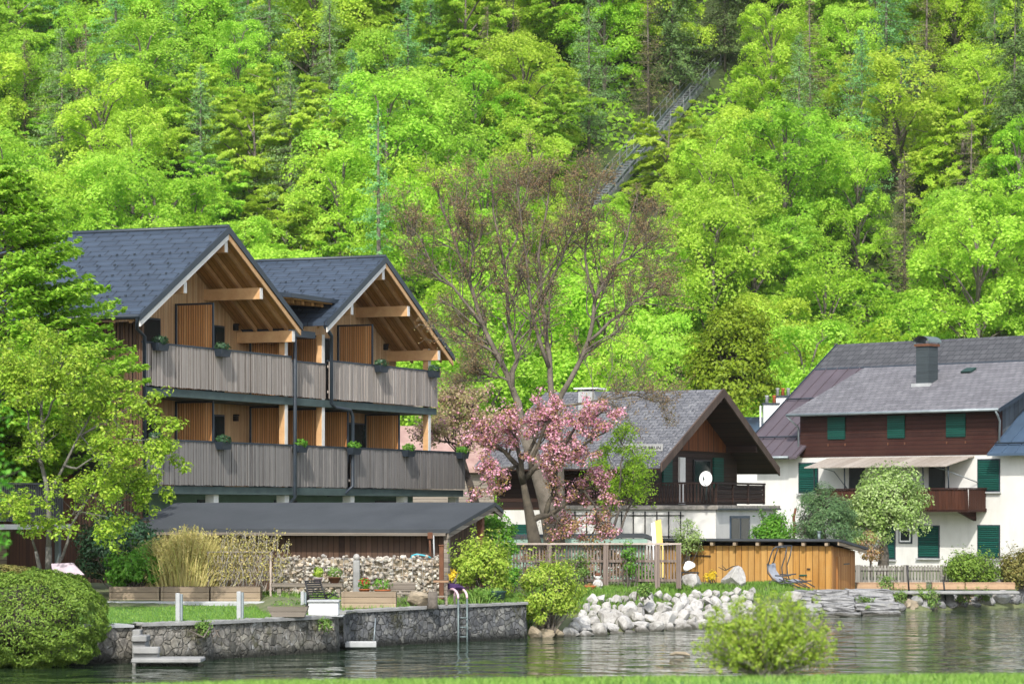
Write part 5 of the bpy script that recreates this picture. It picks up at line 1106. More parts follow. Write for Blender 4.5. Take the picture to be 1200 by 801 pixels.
# climber on the trellis
rs = np.random.default_rng(5); t = thing('climbing_plant', 'sparse pale climber spreading over the trellis beside the straw grass', 'climber', (XW(290,75.3),75.3,1.0), 0)
mb = MB(); pp = []
for i in range(52):
    a = rs.uniform(256,322); pts = [P(a,692,75.45)]; x, y = a, 690
    for j in range(6):
        x += rs.normal(1.5,4); y -= rs.uniform(6,14); pts.append(P(x,max(y,622),75.4+rs.normal(0,.1))); 
    mb.tube(pts, [.012]*4+[.008]*3, 4, False)
    for q in range(55):
        k_ = rs.uniform(1,5.9); q0 = pts[int(k_)].lerp(pts[min(int(k_)+1,6)],k_%1); pp.append((q0.x+rs.normal(0,.06),q0.y+rs.normal(0,.06),q0.z+rs.normal(0,.05)))
part('stems', mb, M['barkpale'], t, world=True); v, f = leaves(pp, rs.normal(0,1,(len(pp),3)), .06, rs); part('leaves', (v,f), M['straw'], t, world=True)

# ------------------------------------------------------------------ bush on the near bank
d = 36.3; t = thing('bush', 'yellow green leafy bush with grey twigs on the near grass bank', 'bush', (XW(898,d),d,1.18), 0); rs = np.random.default_rng(31)
base = Vector((XW(900,d),d,1.16)); mb = MB(); tips = []
for i in range(200):
    az = rs.uniform(0,6.283); sp = rs.uniform(.1,1)**.5*rs.uniform(.85,1.08); tip = base+Vector((math.cos(az)*sp*.83, math.sin(az)*sp*.6, (1.08-.5*sp*sp)*rs.uniform(.12,1.0)**.8))
    b0 = base+Vector((rs.normal(0,.07),rs.normal(0,.06),0)); m1 = b0.lerp(tip,.5)+Vector((rs.normal(0,.04),rs.normal(0,.04),rs.normal(.02,.03))); mb.tube([b0,m1,tip],[.013,.009,.004],4,False)
    for s in np.linspace(.35,1,6):
        p_ = (b0.lerp(m1,s*2) if s < .5 else m1.lerp(tip,s*2-1)); q = p_+Vector((rs.normal(0,.07),rs.normal(0,.06),rs.uniform(.02,.1))); mb.tube([p_,q],[.004,.002],3,False); tips.append((q, s))
part('twigs', mb, M['barkpale'], t, world=True)
pp, nn = [], []
for q, s in tips:
    n_ = int(10+19*s)
    for _ in range(n_): e = rs.normal(0,1,3); e /= np.linalg.norm(e); pp.append((q.x+e[0]*.05,q.y+e[1]*.05,q.z+e[2]*.05)); nn.append(e+np.array([0,0,.6]))
v, f = leaves(pp, nn, .042, rs, .42, .4); part('foliage', (v,f), M['shrubyg'], t, world=True)

# ------------------------------------------------------------------ branching trees drawn from surveyed limbs
def grow(limbs, r0s, d0, rs, sub=12, tw=5, tl=(.8,1.8), spread=.75, up=.35, depth=2.0, mb=None, tipmin=.25):
    """limbs: pixel polylines turned into 3-D limbs with their own depth, then sub-branches and twigs -> mesh + twig tips"""
    mb = mb or MB(); tips = []
    for li, (pl, (ra, rb)) in enumerate(zip(limbs, r0s)):
        dd = rs.normal(0, depth*.5); pts = []
        for i, (px,py) in enumerate(pl): pts.append(P(px,py,d0+dd*(i/(len(pl)-1))**1.2))
        fine = []
        for i in range(len(pts)-1):
            for s in (0,.5): fine.append(pts[i].lerp(pts[i+1],s)+Vector((rs.normal(0,.03),rs.normal(0,.05),rs.normal(0,.03)))*(1 if i+s > 0 else 0))
        fine.append(pts[-1]); n = len(fine); rad = [ra+(rb-ra)*i/(n-1) for i in range(n)]
        mb.tube(fine, rad, 7)
        for _ in range(sub):
            k_ = rs.uniform(tipmin,.98)*(n-1); i = int(k_); p0 = fine[i].lerp(fine[min(i+1,n-1)],k_%1); ax = (fine[min(i+1,n-1)]-fine[max(i-1,0)]).normalized()
            e = Vector(rs.normal(0,1,3)); e -= ax*e.dot(ax); e.normalize(); dr = (ax*.7+e*spread+Vector((0,0,up*.6))).normalized(); L = rs.uniform(*tl)*(1.15-.5*k_/(n-1)); rr_ = min(rad[i]*.5, .045)
            q = [p0]; cur = dr
            for j in range(4): cur = (cur+Vector(rs.normal(0,.18,3))+Vector((0,0,up*.18))).normalized(); q.append(q[-1]+cur*L/4)
            mb.tube(q, [rr_, rr_*.8, rr_*.6, rr_*.45, rr_*.25], 5, False)
            for _t in range(tw):
                k2 = rs.uniform(.3,1)*3.99; j = int(k2); p1 = q[j].lerp(q[j+1],k2%1); d2 = (cur+Vector(rs.normal(0,.6,3))+Vector((0,0,up*.4))).normalized(); L2 = L*rs.uniform(.25,.5)
                p2 = p1+d2*L2*.5+Vector(rs.normal(0,.04,3)); p3 = p2+(d2+Vector(rs.normal(0,.3,3))+Vector((0,0,.15))).normalized()*L2*.5; mb.tube([p1,p2,p3],[rr_*.35+.002,rr_*.25+.002,.003],4,False)
                tips += [p2, p3]
                for _u in range(3):
                    p4 = p2.lerp(p3,rs.uniform(0,1)); p5 = p4+(d2+Vector(rs.normal(0,.7,3))).normalized()*L2*rs.uniform(.25,.5); mb.tube([p4,p5],[.005,.0025],3,False); tips.append(p5)
    return mb, tips
def tipleaves(tips, n, rad, size, rs, up=.4, width=.55, prob=1.0):
    pp, nn = [], []
    for q in tips:
        if rs.uniform() > prob: continue
        for _ in range(max(1,int(n*rs.uniform(.5,1.5)))):
            e = rs.normal(0,1,3); e /= np.linalg.norm(e); pp.append((q.x+e[0]*rad,q.y+e[1]*rad,q.z+e[2]*rad*.7)); nn.append(e+np.array([0,0,up]))
    return leaves(pp, nn, size, rs, width, .4)
rs = np.random.default_rng(77)
L = [([(612,500),(606,470),(600,455),(585,420),(565,380),(550,330),(535,290),(520,245),(512,218)],(0.118,0.019)),
     ([(600,458),(604,420),(597,370),(590,310),(578,250),(576,205)],(0.081,0.016)),
     ([(653,482),(645,440),(640,400),(635,350),(633,300),(640,250),(646,198)],(0.100,0.016)),
     ([(653,480),(668,445),(690,400),(697,350),(720,310),(735,275),(747,228)],(0.094,0.016)),
     ([(643,430),(625,380),(618,330),(612,270),(605,210)],(0.069,0.013)),
     ([(690,400),(715,378),(742,352),(760,340),(770,330)],(0.056,0.013)),
     ([(583,415),(562,402),(545,390),(532,376)],(0.056,0.013)),
     ([(600,448),(575,440),(560,438)],(0.038,0.010)),
     ([(656,476),(700,468),(745,463),(782,472)],(0.044,0.010)),
     ([(565,380),(545,350),(515,320),(490,280),(478,255)],(0.050,0.013)),
     ([(697,350),(685,300),(690,250),(700,212)],(0.050,0.013)),
     ([(636,350),(655,310),(672,270),(680,215)],(0.050,0.013)),
     ([(550,330),(556,290),(545,250),(548,212)],(0.044,0.013)),
     ([(720,310),(742,300),(758,288),(764,268)],(0.038,0.010)),
     ([(590,310),(606,280),(612,240),(622,205)],(0.038,0.013))]
mb = MB(); D0 = 89.5
mb.tube([P(650,648,D0),P(648,625,D0),P(640,585,D0),P(625,535,D0),P(612,498,D0)],[.36,.31,.26,.22,.19],10).tube([P(650,640,D0),P(652,590,D0+.1),P(652,530,D0+.1),P(653,478,D0)],[.33,.27,.22,.17],10)
mb, tips = grow([a for a,_ in L],[b for _,b in L],D0,rs,25,8,(.7,1.75),.8,.35,2.4,mb)
t = thing('bare_tree', 'large spreading tree with bare brown limbs just breaking into reddish bud, behind the pink blossom', 'tree', P(650,648,D0), 0)
part('trunk', mb, M['barkmoss'], t, world=True); v, f = tipleaves(tips, 4, .09, .05, rs, prob=.9); part('buds', (v,f), M['redbud'], t, world=True); v, f = tipleaves(tips, 3, .16, .05, rs, prob=.3); part('young_leaves', (v,f), M['budding'], t, world=True)
# pink blossom tree
rs = np.random.default_rng(78); D0 = 84.6
L = [([(613,566),(606,545),(590,530),(572,515),(560,505)],(.10,.02)),([(613,566),(612,540),(605,515),(597,492)],(.10,.02)),([(614,562),(628,548),(650,540),(680,520),(712,505)],(.09,.02)),
     ([(620,612),(640,602),(660,592),(685,575),(706,560)],(.10,.02)),([(622,550),(632,520),(640,492),(655,478)],(.07,.02)),([(640,602),(648,575),(655,545),(670,512)],(.08,.02)),([(650,540),(672,505),(690,490),(706,482)],(.05,.015)),([(606,545),(592,550),(575,560),(560,570)],(.05,.015)),([(685,575),(695,590),(700,610),(690,630)],(.04,.012)),([(645,600),(655,612),(668,620)],(.04,.012)),([(612,540),(628,512),(632,490),(630,478)],(.06,.015))]
mb = MB().tube([P(628,648,D0),P(626,632,D0),P(621,605,D0),P(617,585,D0),P(613,563,D0)],[.24,.19,.145,.11,.085],9)
mb, tips = grow([a for a,_ in L],[b for _,b in L],D0,rs,14,5,(.35,.78),.9,.0,1.6,mb)
t = thing('blossom_tree', 'tree full of pink blossom beside the hotel balconies above the slat fence', 'tree', P(628,648,D0), 0)
hi = [q for q in tips if rs.uniform() < .25+.75*min(max((q.z-2.6)/2.2,0),1)*(1 if q.x > XW(580,D0) else .85)]
part('trunk', mb, M['barkcherry'], t, world=True); v, f = tipleaves(hi, 6, .12, .064, rs, .4, .85, .72); part('blossom', (v,f), M['pinkpetal'], t, world=True)
v, f = tipleaves(tips, 4, .13, .075, rs, prob=.8); part('young_leaves', (v,f), M['bronze'], t, world=True)
rs = np.random.default_rng(79); D0 = 112
L = [([(548,560),(541,535),(532,510),(520,492)],(.12,.02)),([(541,535),(546,510),(552,488),(556,470)],(.09,.02)),([(532,512),(528,490),(533,472)],(.06,.02)),([(541,530),(560,512),(574,500)],(.06,.02)),([(535,520),(515,515),(506,505)],(.05,.015))]
mb = MB().tube([P(566,660,D0),P(562,610,D0),P(556,585,D0),P(548,558,D0)],[.2,.18,.15,.12],8); mb, tips = grow([a for a,_ in L],[b for _,b in L],D0,rs,15,5,(.7,1.4),.9,.2,1.8,mb)
t = thing('blossom_tree', 'smaller tree with faded pink and bronze leaves right behind the hotel corner', 'tree', P(566,660,D0), 0); part('trunk', mb, M['barkdark'], t, world=True)
v, f = tipleaves(tips, 5, .15, .09, rs, .4, .7); part('foliage', (v,f), M['fadedpink'], t, world=True); v, f = tipleaves(tips, 2, .14, .09, rs, .4, .9, .3); part('blossom', (v,f), M['pinkpetal'], t, world=True)
# green saplings in front of the chalet
rs = np.random.default_rng(80); D0 = 93
L = [([(717,640),(714,600),(705,570),(698,545)],(.05,.012)),([(717,640),(722,600),(728,560),(731,525),(729,512)],(.05,.012)),([(720,640),(735,600),(748,570),(756,548)],(.04,.012)),([(722,600),(712,570),(716,540)],(.03,.01)),([(735,600),(742,580),(742,550)],(.03,.01))]
mb, tips = grow([a for a,_ in L],[b for _,b in L],D0,rs,14,5,(.5,1.0),.8,.4,1.4); t = thing('sapling', 'light green young tree in front of the slate roofed chalet, right of the pink blossom', 'tree', P(718,660,D0), 0)
part('trunk', mb, M['bark'], t, world=True); v, f = tipleaves(tips, 6, .14, .08, rs, prob=.75); part('foliage', (v,f), M['beech2'], t, world=True)
# maple at the left
rs = np.random.default_rng(81); D0 = 71.5
L = [([(57,640),(55,590),(50,540),(48,500),(50,460),(45,420),(48,395)],(0.068,0.014)),([(55,590),(75,545),(95,510),(110,480),(118,455)],(0.043,0.010)),([(72,655),(85,615),(105,580),(130,560),(165,545),(200,530)],(0.037,0.008)),([(50,540),(35,500),(25,470),(22,440)],(0.031,0.008)),([(42,645),(38,620),(25,600),(10,590)],(0.031,0.010)),([(95,510),(125,495),(150,480),(172,470)],(0.031,0.008)),([(50,460),(70,430),(85,415)],(0.025,0.008)),([(105,580),(130,590),(160,585),(190,570)],(0.025,0.008)),([(75,545),(90,550),(120,530),(150,515),(185,512)],(0.031,0.008)),([(48,500),(62,470),(80,450),(100,440)],(0.031,0.008)),([(25,470),(40,445),(30,425)],(0.025,0.008)),([(60,620),(90,600),(125,605)],(0.019,0.007)),([(95,510),(110,530),(135,540)],(0.019,0.007))]
mb = MB().tube([P(57,672,D0),P(57,640,D0)],[.09,.075],8).tube([P(48,672,D0),P(42,645,D0)],[.06,.04],7).tube([P(64,672,D0),P(72,652,D0)],[.055,.04],7)
mb, tips = grow([a for a,_ in L],[b for _,b in L],D0,rs,11,4,(.45,1.0),1.0,.0,2.2,mb,.3)
t = thing('maple', 'yellow green maple with pale forked trunk in front of the left end of the hotel', 'tree', P(57,675,D0), 0)
part('trunk', mb, M['barkmaple'], t, world=True); v, f = tipleaves(tips, 10, .16, .09, rs, 1.1, .6, .9); part('foliage', (v,f), M['acer'], t, world=True)
# layered tree at the left edge
rs = np.random.default_rng(82); D0 = 79.5; cx = XW(-22,D0); t = thing('hornbeam', 'tall bright green tree with layered branches at the left edge overlapping the hotel roof', 'tree', (cx,D0,1.0), 0)
mb = MB().tube([(cx,D0,.9),(cx+.1,D0,4),(cx+.05,D0,8),(cx+.2,D0,12.6)],[.28,.22,.14,.03],9); pp, nn = [], []
prof = [(185,5),(210,45),(250,70),(300,100),(345,142),(390,138),(430,182),(470,160),(520,120),(580,60)]
for i in range(260):
    py = 188+392*((i+rs.uniform(0,1))/260); R_ = (float(np.interp(py,[a for a,_ in prof],[b for _,b in prof]))+22)/FL*D0*rs.uniform(.72,1.04); z0 = P(0,py,D0).z; az = rs.normal(-.25,.62) if rs.uniform() < .85 else rs.uniform(-3.14,3.14)
    dr = Vector((math.cos(az),math.sin(az),0)); pts = [Vector((cx,D0,z0-R_*.28))+dr*R_*s+Vector((0,0,R_*(.38*s-.10*s*s)))+Vector(rs.normal(0,.04,3)) for s in np.linspace(0,1,6)]; mb.tube(pts,[.045,.035,.028,.02,.012,.005],5,False)
    sd_ = Vector((-dr.y,dr.x,0)); n_ = int(190*R_/3)
    for _ in range(n_):
        s = rs.uniform(.3,1.02)**.8; k_ = min(s,.999)*5; q = pts[int(k_)].lerp(pts[int(k_)+1],k_%1); w_ = (1.1-s)*R_*.36+.12; u = rs.normal(0,.5)*w_; q = q+sd_*u+Vector((0,0,-abs(u)*.12+rs.normal(0,.04))); pp.append(tuple(q)); nn.append((rs.normal(0,.25)+dr.x*.25,rs.normal(0,.25)+dr.y*.25,1))
part('trunk', mb, M['bark'], t, world=True); v, f = leaves(pp, nn, .165, rs, .6, .35, .1); part('crown', (v,f), M['layer'], t, world=True)
# blurred near tree at the very left edge
rs = np.random.default_rng(83); D0 = 31; cx = XW(-75,D0); t = thing('young_tree', 'blurred bright green twigs of a young tree close by at the left edge', 'tree', (cx,D0,1.3), 0)
mb = MB().tube([(cx,D0,1.2),(cx+.03,D0,2.6),(cx,D0,4.7)],[.06,.045,.012],8); pp, nn = [], []
for i in range(70):
    z0 = 2.6+2.15*rs.uniform(0,1); R_ = float(np.interp(z0,[2.6,3.2,3.9,4.4,4.75],[.78,.98,.92,.75,.25]))*rs.uniform(.5,1.0); az = rs.uniform(-3.14,3.14); dr = Vector((math.cos(az),math.sin(az),.25)); pts = [Vector((cx,D0,z0-.2))+dr*R_*s+Vector(rs.normal(0,.015,3)) for s in np.linspace(0,1,5)]; mb.tube(pts,[.012,.01,.008,.005,.002],4,False)
    for _ in range(60): s = rs.uniform(.25,1)*3.99; q = pts[int(s)].lerp(pts[int(s)+1],s%1); pp.append(tuple(q+Vector(rs.normal(0,.07,3)))); nn.append((rs.normal(0,.5),rs.normal(0,.5),1))
part('trunk', mb, M['bark'], t, world=True); v, f = leaves(pp, nn, .07, rs); part('crown', (v,f), M['edgeleaf'], t, world=True)
# variegated willow, pine, olive tree
rs = np.random.default_rng(84); D0 = 103
def crown_tree(name, label, a, b, top, bot, d, mat, ncl, nper, size, cr, trunk, rad, barkm, flat=.7, shell=.45, bottom=-.6, **kw):
    xa, xb = XW(a,d), XW(b,d); zt, zb = P(0,top,d).z, P(0,bot,d).z; c = ((xa+xb)/2,d,(zt+zb)/2); r = ((xb-xa)/2*.88,(xb-xa)/2*.8,(zt-zb)/2*.92); rs = np.random.default_rng(int(a)); pts = [P(x,y,d) for x,y in trunk]
    t = thing(name, label, 'tree', pts[0], 0); v, f, cc = clumps(c, r, ncl, nper, cr, rs, flat, shell, size, bottom, **kw)
    mb = MB().tube(pts, [rad*(1-.6*i/(len(pts)-1)) for i in range(len(pts))], 8); top_ = pts[-1]
    if name == 'willow':
        v2, f2, c2 = clumps((c[0]-r[0]*.62, d-.2, c[2]-r[2]*.45), (r[0]*.6,r[1]*.6,r[2]*.75), 34, 110, .42, rs, flat, .3, size, -.8); f = np.concatenate([f, f2+len(v)]); v = np.concatenate([v, v2]); cc += c2
    for p in cc:
        if rs.uniform() < .5: q = Vector(p); m_ = top_.lerp(q,.5)+Vector((rs.normal(0,.2),rs.normal(0,.2),rs.uniform(0,.3))); mb.tube([top_-Vector((0,0,rs.uniform(0,.5))),m_,q],[rad*.3,rad*.2,rad*.07],5,False)
    part('trunk', mb, M[barkm], t, world=True); part('crown', (v,f), mat, t, world=True); return t
crown_tree('willow', 'round tree with pale variegated leaves in front of the white house balcony', 992, 1092, 533, 650, 104, M['pale'], 85, 135, .11, .5, [(1034,674),(1036,650),(1034,628),(1040,600)], .22, 'bark')
crown_tree('pine', 'small bluish pine between the wooden shed and the willow', 920, 1012, 562, 668, 99, M['pine'], 95, 150, .13, .36, [(965,672),(965,630),(962,590)], .12, 'bark', width=.18)
crown_tree('broadleaf_tree', 'dense olive yellow tree behind the slate gable at the foot of the hill', 798, 916, 352, 520, 146, M['olive'], 110, 150, .2, .7, [(858,610),(858,520),(857,450)], .3, 'bark', .7)
crown_tree('shrub_tree', 'brownish twiggy shrub left of the willow trunk', 1003, 1034, 612, 672, 101, M['bronze'], 20, 45, .08, .24, [(1020,676),(1021,640)], .05, 'bark')
# ------------------------------------------------------------------ wooded hillside
def broad_proto(seed, h, r, mat, size=.17, per=190, lobes=18, tall=1.0):
    """beech-like crown: limbs carrying flat, drooping, fan-shaped sprays in loose tiers"""
    rs = np.random.default_rng(seed); P_, N_ = [], []; mbt = MB(); lean = rs.normal(0,.35,2); mbt.tube([(0,0,-.6),(.05,0,h*.3),(lean[0]*.6,lean[1]*.6,h*.6),(lean[0],lean[1],h*.9)],[.19,.15,.10,.02],7)
    for l in range(lobes):
        az = l*2.399+rs.uniform(-.5,.5); u0 = (l+.5)/lobes; zz = .20+.74*u0+rs.uniform(-.04,.04); env = math.sqrt(max(.02,1-((zz-.46)/.56)**2)); L_ = r*env*rs.uniform(.62,1.12)
        b0 = np.array([lean[0]*zz,lean[1]*zz,max(.16,zz-.2)*h]); tip = np.array([math.cos(az)*L_,math.sin(az)*L_,zz*h])+np.array([lean[0]*zz,lean[1]*zz,0]); midp = (b0*.45+tip*.55)+np.array([0,0,.5]); mbt.tube([b0,midp,tip],[.07,.045,.015],5,False)
        for s in range(16):
            t_ = rs.uniform(.35,1.05); c = (b0*(1-t_)**2+2*midp*t_*(1-t_)+tip*t_*t_)+rs.normal(0,.5,3)*np.array([1,1,.85])*(.5+.5*t_)
            oa = az+rs.normal(0,.75); od = np.array([math.cos(oa),math.sin(oa),0]); sd = np.array([-od[1],od[0],0]); ln = rs.uniform(.7,1.35)*(.75 if zz > .8 else 1); wd = ln*rs.uniform(.3,.5)
            a = rs.uniform(0,1,per); w_ = rs.normal(0,.5,per)*wd*(1.15-a*.8); p = c+od*((a-.25)*ln)[:,None]+sd*w_[:,None]; p[:,2] += -.10*ln*a-.26*ln*a**2-.10*np.abs(w_)+rs.normal(0,.055,per)+(.35*ln*a if zz > .72 else 0)
            ax = od*rs.uniform(.6,1.25)+sd*rs.normal(0,.3)+np.array([0,0,.85]); P_.append(p); N_.append(np.tile(ax/np.linalg.norm(ax),(per,1)))
    v, f = leaves(np.concatenate(P_), np.concatenate(N_), size, rs, .62, .38, .12); return mbt, (v, f)
def round_proto(seed, h, r, mat, size=.17, per=64, lobes=21):
    """full crown of many small billows, each billow a shell of outward sprays"""
    rs = np.random.default_rng(seed); P_, N_ = [], []; lean = rs.normal(0,.4,2); mbt = MB().tube([(0,0,-.6),(.05,0,h*.3),(lean[0]*.5,lean[1]*.5,h*.6),(lean[0],lean[1],h*.86)],[.19,.15,.1,.02],7)
    for l in range(lobes):
        az = l*2.399+rs.uniform(-.5,.5); u0 = (l+.5)/lobes; zz = .24+.72*u0+rs.uniform(-.05,.05); env = math.sqrt(max(.02,1-((zz-.5)/.52)**2)); rr_ = r*env*rs.uniform(.45,.85)
        c = np.array([math.cos(az)*rr_+lean[0]*zz, math.sin(az)*rr_+lean[1]*zz, zz*h]); lr = r*rs.uniform(.24,.42); mbt.tube([(0,0,max(.2,zz-.2)*h),tuple(c*np.array([.5,.5,1])-np.array([0,0,.4])),tuple(c)],[.07,.045,.015],5,False)
        for s in range(13):
            d = unit(1,rs)[0]
            if d[2] < -.45: d[2] *= -.6
            pc = c+d*lr*np.array([1,1,.85])*rs.uniform(.75,1.15); sr = lr*rs.uniform(.35,.7); ax = d*.9+np.array([0,0,.55]); ax /= np.linalg.norm(ax); a = rs.uniform(0,6.283,per); q = np.sqrt(rs.uniform(0,1,per))*sr; u = np.cross(ax,[.3,.9,.1]); u /= np.linalg.norm(u); w_ = np.cross(ax,u)
            p = pc+u*(np.cos(a)*q*1.3)[:,None]+w_*(np.sin(a)*q*.75)[:,None]+ax*rs.normal(0,.09,per)[:,None]; p[:,2] -= (q/sr)**2*sr*.2; P_.append(p); N_.append(np.tile(ax,(per,1)))
    v, f = leaves(np.concatenate(P_), np.concatenate(N_), size, rs, .62, .42, .12); return mbt, (v, f)
def conifer_proto(seed, h, r, mat, size, per, tiers, droop, dens=1.0):
    rs = np.random.default_rng(seed); P_ = []; N_ = []; mbt = MB().tube([(0,0,-.6),(rs.normal(0,.1),0,h*.5),(rs.normal(0,.15),0,h)],[.12,.08,.015],6); lop = rs.uniform(0,6.283)
    for b in range(int(tiers*11*dens)):
        z = h*(.14+.85*rs.uniform(0,1)**1.1); prof = (1-(z/h-.14)/.88)**.8; R_ = (r*prof+.1)*rs.uniform(.45,1.2)
        az = rs.uniform(0,6.283); R_ *= 1+.22*math.cos(az-lop); L_ = R_; n = int(per*1.1*L_/r)+5; s = rs.uniform(.1,1,n); w_ = rs.normal(0,.16,n)*L_*(1.15-s); dr_ = droop*rs.uniform(.3,1.7)
        x = math.cos(az)*s*L_-math.sin(az)*w_; y = math.sin(az)*s*L_+math.cos(az)*w_; zz = z-dr_*L_*s**1.3+.2*L_*s*s+rs.normal(0,.10,n)
        P_.append(np.stack([x,y,zz],1)); N_.append(np.tile([math.cos(az)*.4,math.sin(az)*.4,.8],(n,1))); mbt.tube([(0,0,z),(math.cos(az)*L_*.9,math.sin(az)*L_*.9,z-dr_*L_*.7)],[.02,.006],3,False)
    v, f = leaves(np.concatenate(P_), np.concatenate(N_), size, rs, .32, .6, .05); return mbt, (v, f)
# survey of the narrow rail line first, because no tree may stand in it
A, B = P(686,252,209.5), P(910,-12,241.5)
def near_track(x, d):
    k_ = (d-A.y)/(B.y-A.y); return abs(x-(A.x+(B.x-A.x)*k_)) < 1.1 and -.15 < k_ < 1.2
WIN = [(697,234),(712,214),(728,193),(808,103),(822,86),(838,68),(884,22),(895,8)]
CON = [(135,75,'l'),(203,75,'l'),(315,70,'l'),(386,95,'l'),(72,185,'l'),(505,40,'l'),(478,110,'l'),(412,160,'l'),(762,190,'l'),(937,150,'l'),(1040,65,'l'),(1085,50,'g'),(872,55,'l'),(1137,235,'g'),(1192,195,'s'),(30,120,'g'),(530,170,'g'),(600,25,'g'),(690,80,'l'),(785,20,'s'),(822,2,'s'),(850,-12,'s'),(760,45,'g'),(832,150,'l'),(60,35,'l'),(290,40,'l'),(235,200,'l'),(570,60,'g'),(1010,170,'l'),(950,110,'g'),(340,215,'l'),(100,120,'g'),(1165,60,'l'),(1060,260,'g'),(770,215,'l')]
trees = []
for px, py, kd in CON:
    d = 120.5/(.7-(HZ-py)/FL); trees.append([XW(px,d)+0, d, kd, random.uniform(.9,1.15)])
for px, py, s_ in ((875,85,.6),(928,48,1.0),(960,15,1.0),(780,152,.75),(868,105,.8),(762,70,.9),(735,130,.8),(770,20,1.0),(925,12,.7),(870,-18,.7),(748,235,.7),(905,95,.9),(655,205,.8)):
    d = 121.5/(.7-(HZ-py)/FL); trees.append([XW(px,d), d, 'b', s_])
ncon = len(trees); rf = random.Random(29); dd = 151.0; row = 0
while dd < 257:
    hw = .186*dd+2; x = -hw+(row % 2)*2.8
    while x < hw:
        xx = x+rf.uniform(-1.5,1.5); yy = dd+rf.uniform(-1.6,1.6); s = rf.uniform(.82,1.25)
        px = CX+xx/yy*FL; ok = not near_track(xx,yy)
        if any(math.hypot(xx-t[0],yy-t[1]) < 2.3 for t in trees): ok = False
        if dd < 168 and (xx < -.02*dd or 790 < px < 925 or xx > .085*dd): ok = False
        if ok: trees.append([xx, yy, 'b', s])
        x += 4.95
    dd += 5.1; row += 1
keep = []
for x, d, kd, s in trees:
    z = hillz(x,d); h = 10*s if kd == 'b' else 12.5*s; rpx = (4.1*s if kd == 'b' else 2.6*s)/d*FL; bad = False
    for wx, wy in WIN:
        kt = (wx-CX)/FL; lam = (kt*A.y-A.x)/((B.x-A.x)-kt*(B.y-A.y)); dt = A.y+(B.y-A.y)*lam
        if d < dt+1:
            zc = z+h*.58; py = HZ-(zc-EYE)/d*FL; px = CX+x/d*FL
            if ((wx-px)/rpx)**2+((wy-py)/(h*.5/d*FL))**2 < .85: bad = True
    # conifers read as whole trees: thin the broadleaves that would stand right in front of them
    if kd == 'b':
        for cxx, cd, ck, cs in [q for q in trees[:ncon] if q[2] != 'b']:
            if 0 < cd-d < 6.5 and abs(x/d-cxx/cd)*cd < 2.0: s *= .72
    if not bad: keep.append((x,d,kd,s))
    elif kd == 'b' and s > .3: trees.append([x,d,'b',s*.6])
BP = []
for i,(h,r,mt) in enumerate(((10.6,3.7,'beech'),(9.8,3.9,'beech'),(11.4,3.4,'beech'),(9.4,3.6,'beech'),(10.8,3.6,'beech2'),(9.6,3.8,'beech2'),(11.8,3.2,'beech2'))):
    tb, lf = (round_proto if i % 2 == 0 or i == 3 else broad_proto)(500+i, h, r, mt); BP.append((tb, lf, mt, h))
CP = {'l': [conifer_proto(600+i,13,2.7,'larchleaf',.16,62,26,.25,.8) for i in range(2)], 's': [conifer_proto(610+i,14,2.7,'spruce',.2,72,28,.5,.9) for i in range(2)], 'g': [conifer_proto(620,11,2.2,'budding',.13,26,22,.1,.8)]}
KN = {'beech':'fresh yellow green broadleaf tree','beech2':'mid green broadleaf tree','l':'feathery blue green larch','s':'dark green spruce','g':'thin greyish half bare tree'}
protos = {}
def zone_text(px, py):
    hx = 'left of the hotel gables' if px < 265 else 'above the hotel gables' if px < 490 else 'behind the bare spreading tree' if px < 690 else 'beside the rail track' if px < 900 else 'above the white farmhouse'
    vy = 'high on the hillside' if py < 130 else 'half way up the slope' if py < 300 else 'low on the slope'
    return f'{vy}, {hx}'
rt = random.Random(3)
for x, d, kd, s in keep:
    z = hillz(x,d)-.15; h0 = 10 if kd == 'b' else 13; py = HZ-(z+h0*s*.6-EYE)/d*FL; px = CX+x/d*FL
    if kd == 'b': i = rt.choice((0,1,2,3,0,1,2,3,0,1,2,4,5,6)); key = ('b',i); tb, lf, mt, h = BP[i]; nm = 'broadleaf_tree'; kt = KN[mt]
    else: i = rt.randrange(len(CP[kd])); key = (kd,i); tb, lf = CP[kd][i]; mt = {'l':'larchleaf','s':'spruce','g':'budding'}[kd]; nm = {'l':'larch','s':'spruce','g':'bare_tree'}[kd]; kt = KN[kd]
    lab = f'{kt} {zone_text(px,py)}'; sc = (s*rt.uniform(1.02,1.22), s*rt.uniform(1.02,1.22), s*rt.uniform(.95,1.12)); rz = rt.uniform(0,6.283)
    if key not in protos:
        r = thing(nm, lab, 'tree', (0,0,0), 0, lab); part('trunk', tb, M['bark'], r); part('crown', lf, M[mt], r); protos[key] = r; r.location = (x,d,z); r.rotation_euler = (0,0,rz); r.scale = sc
    else: dup(protos[key], (x,d,z), rz, sc, lab, lab)
print('hill trees', len(keep))
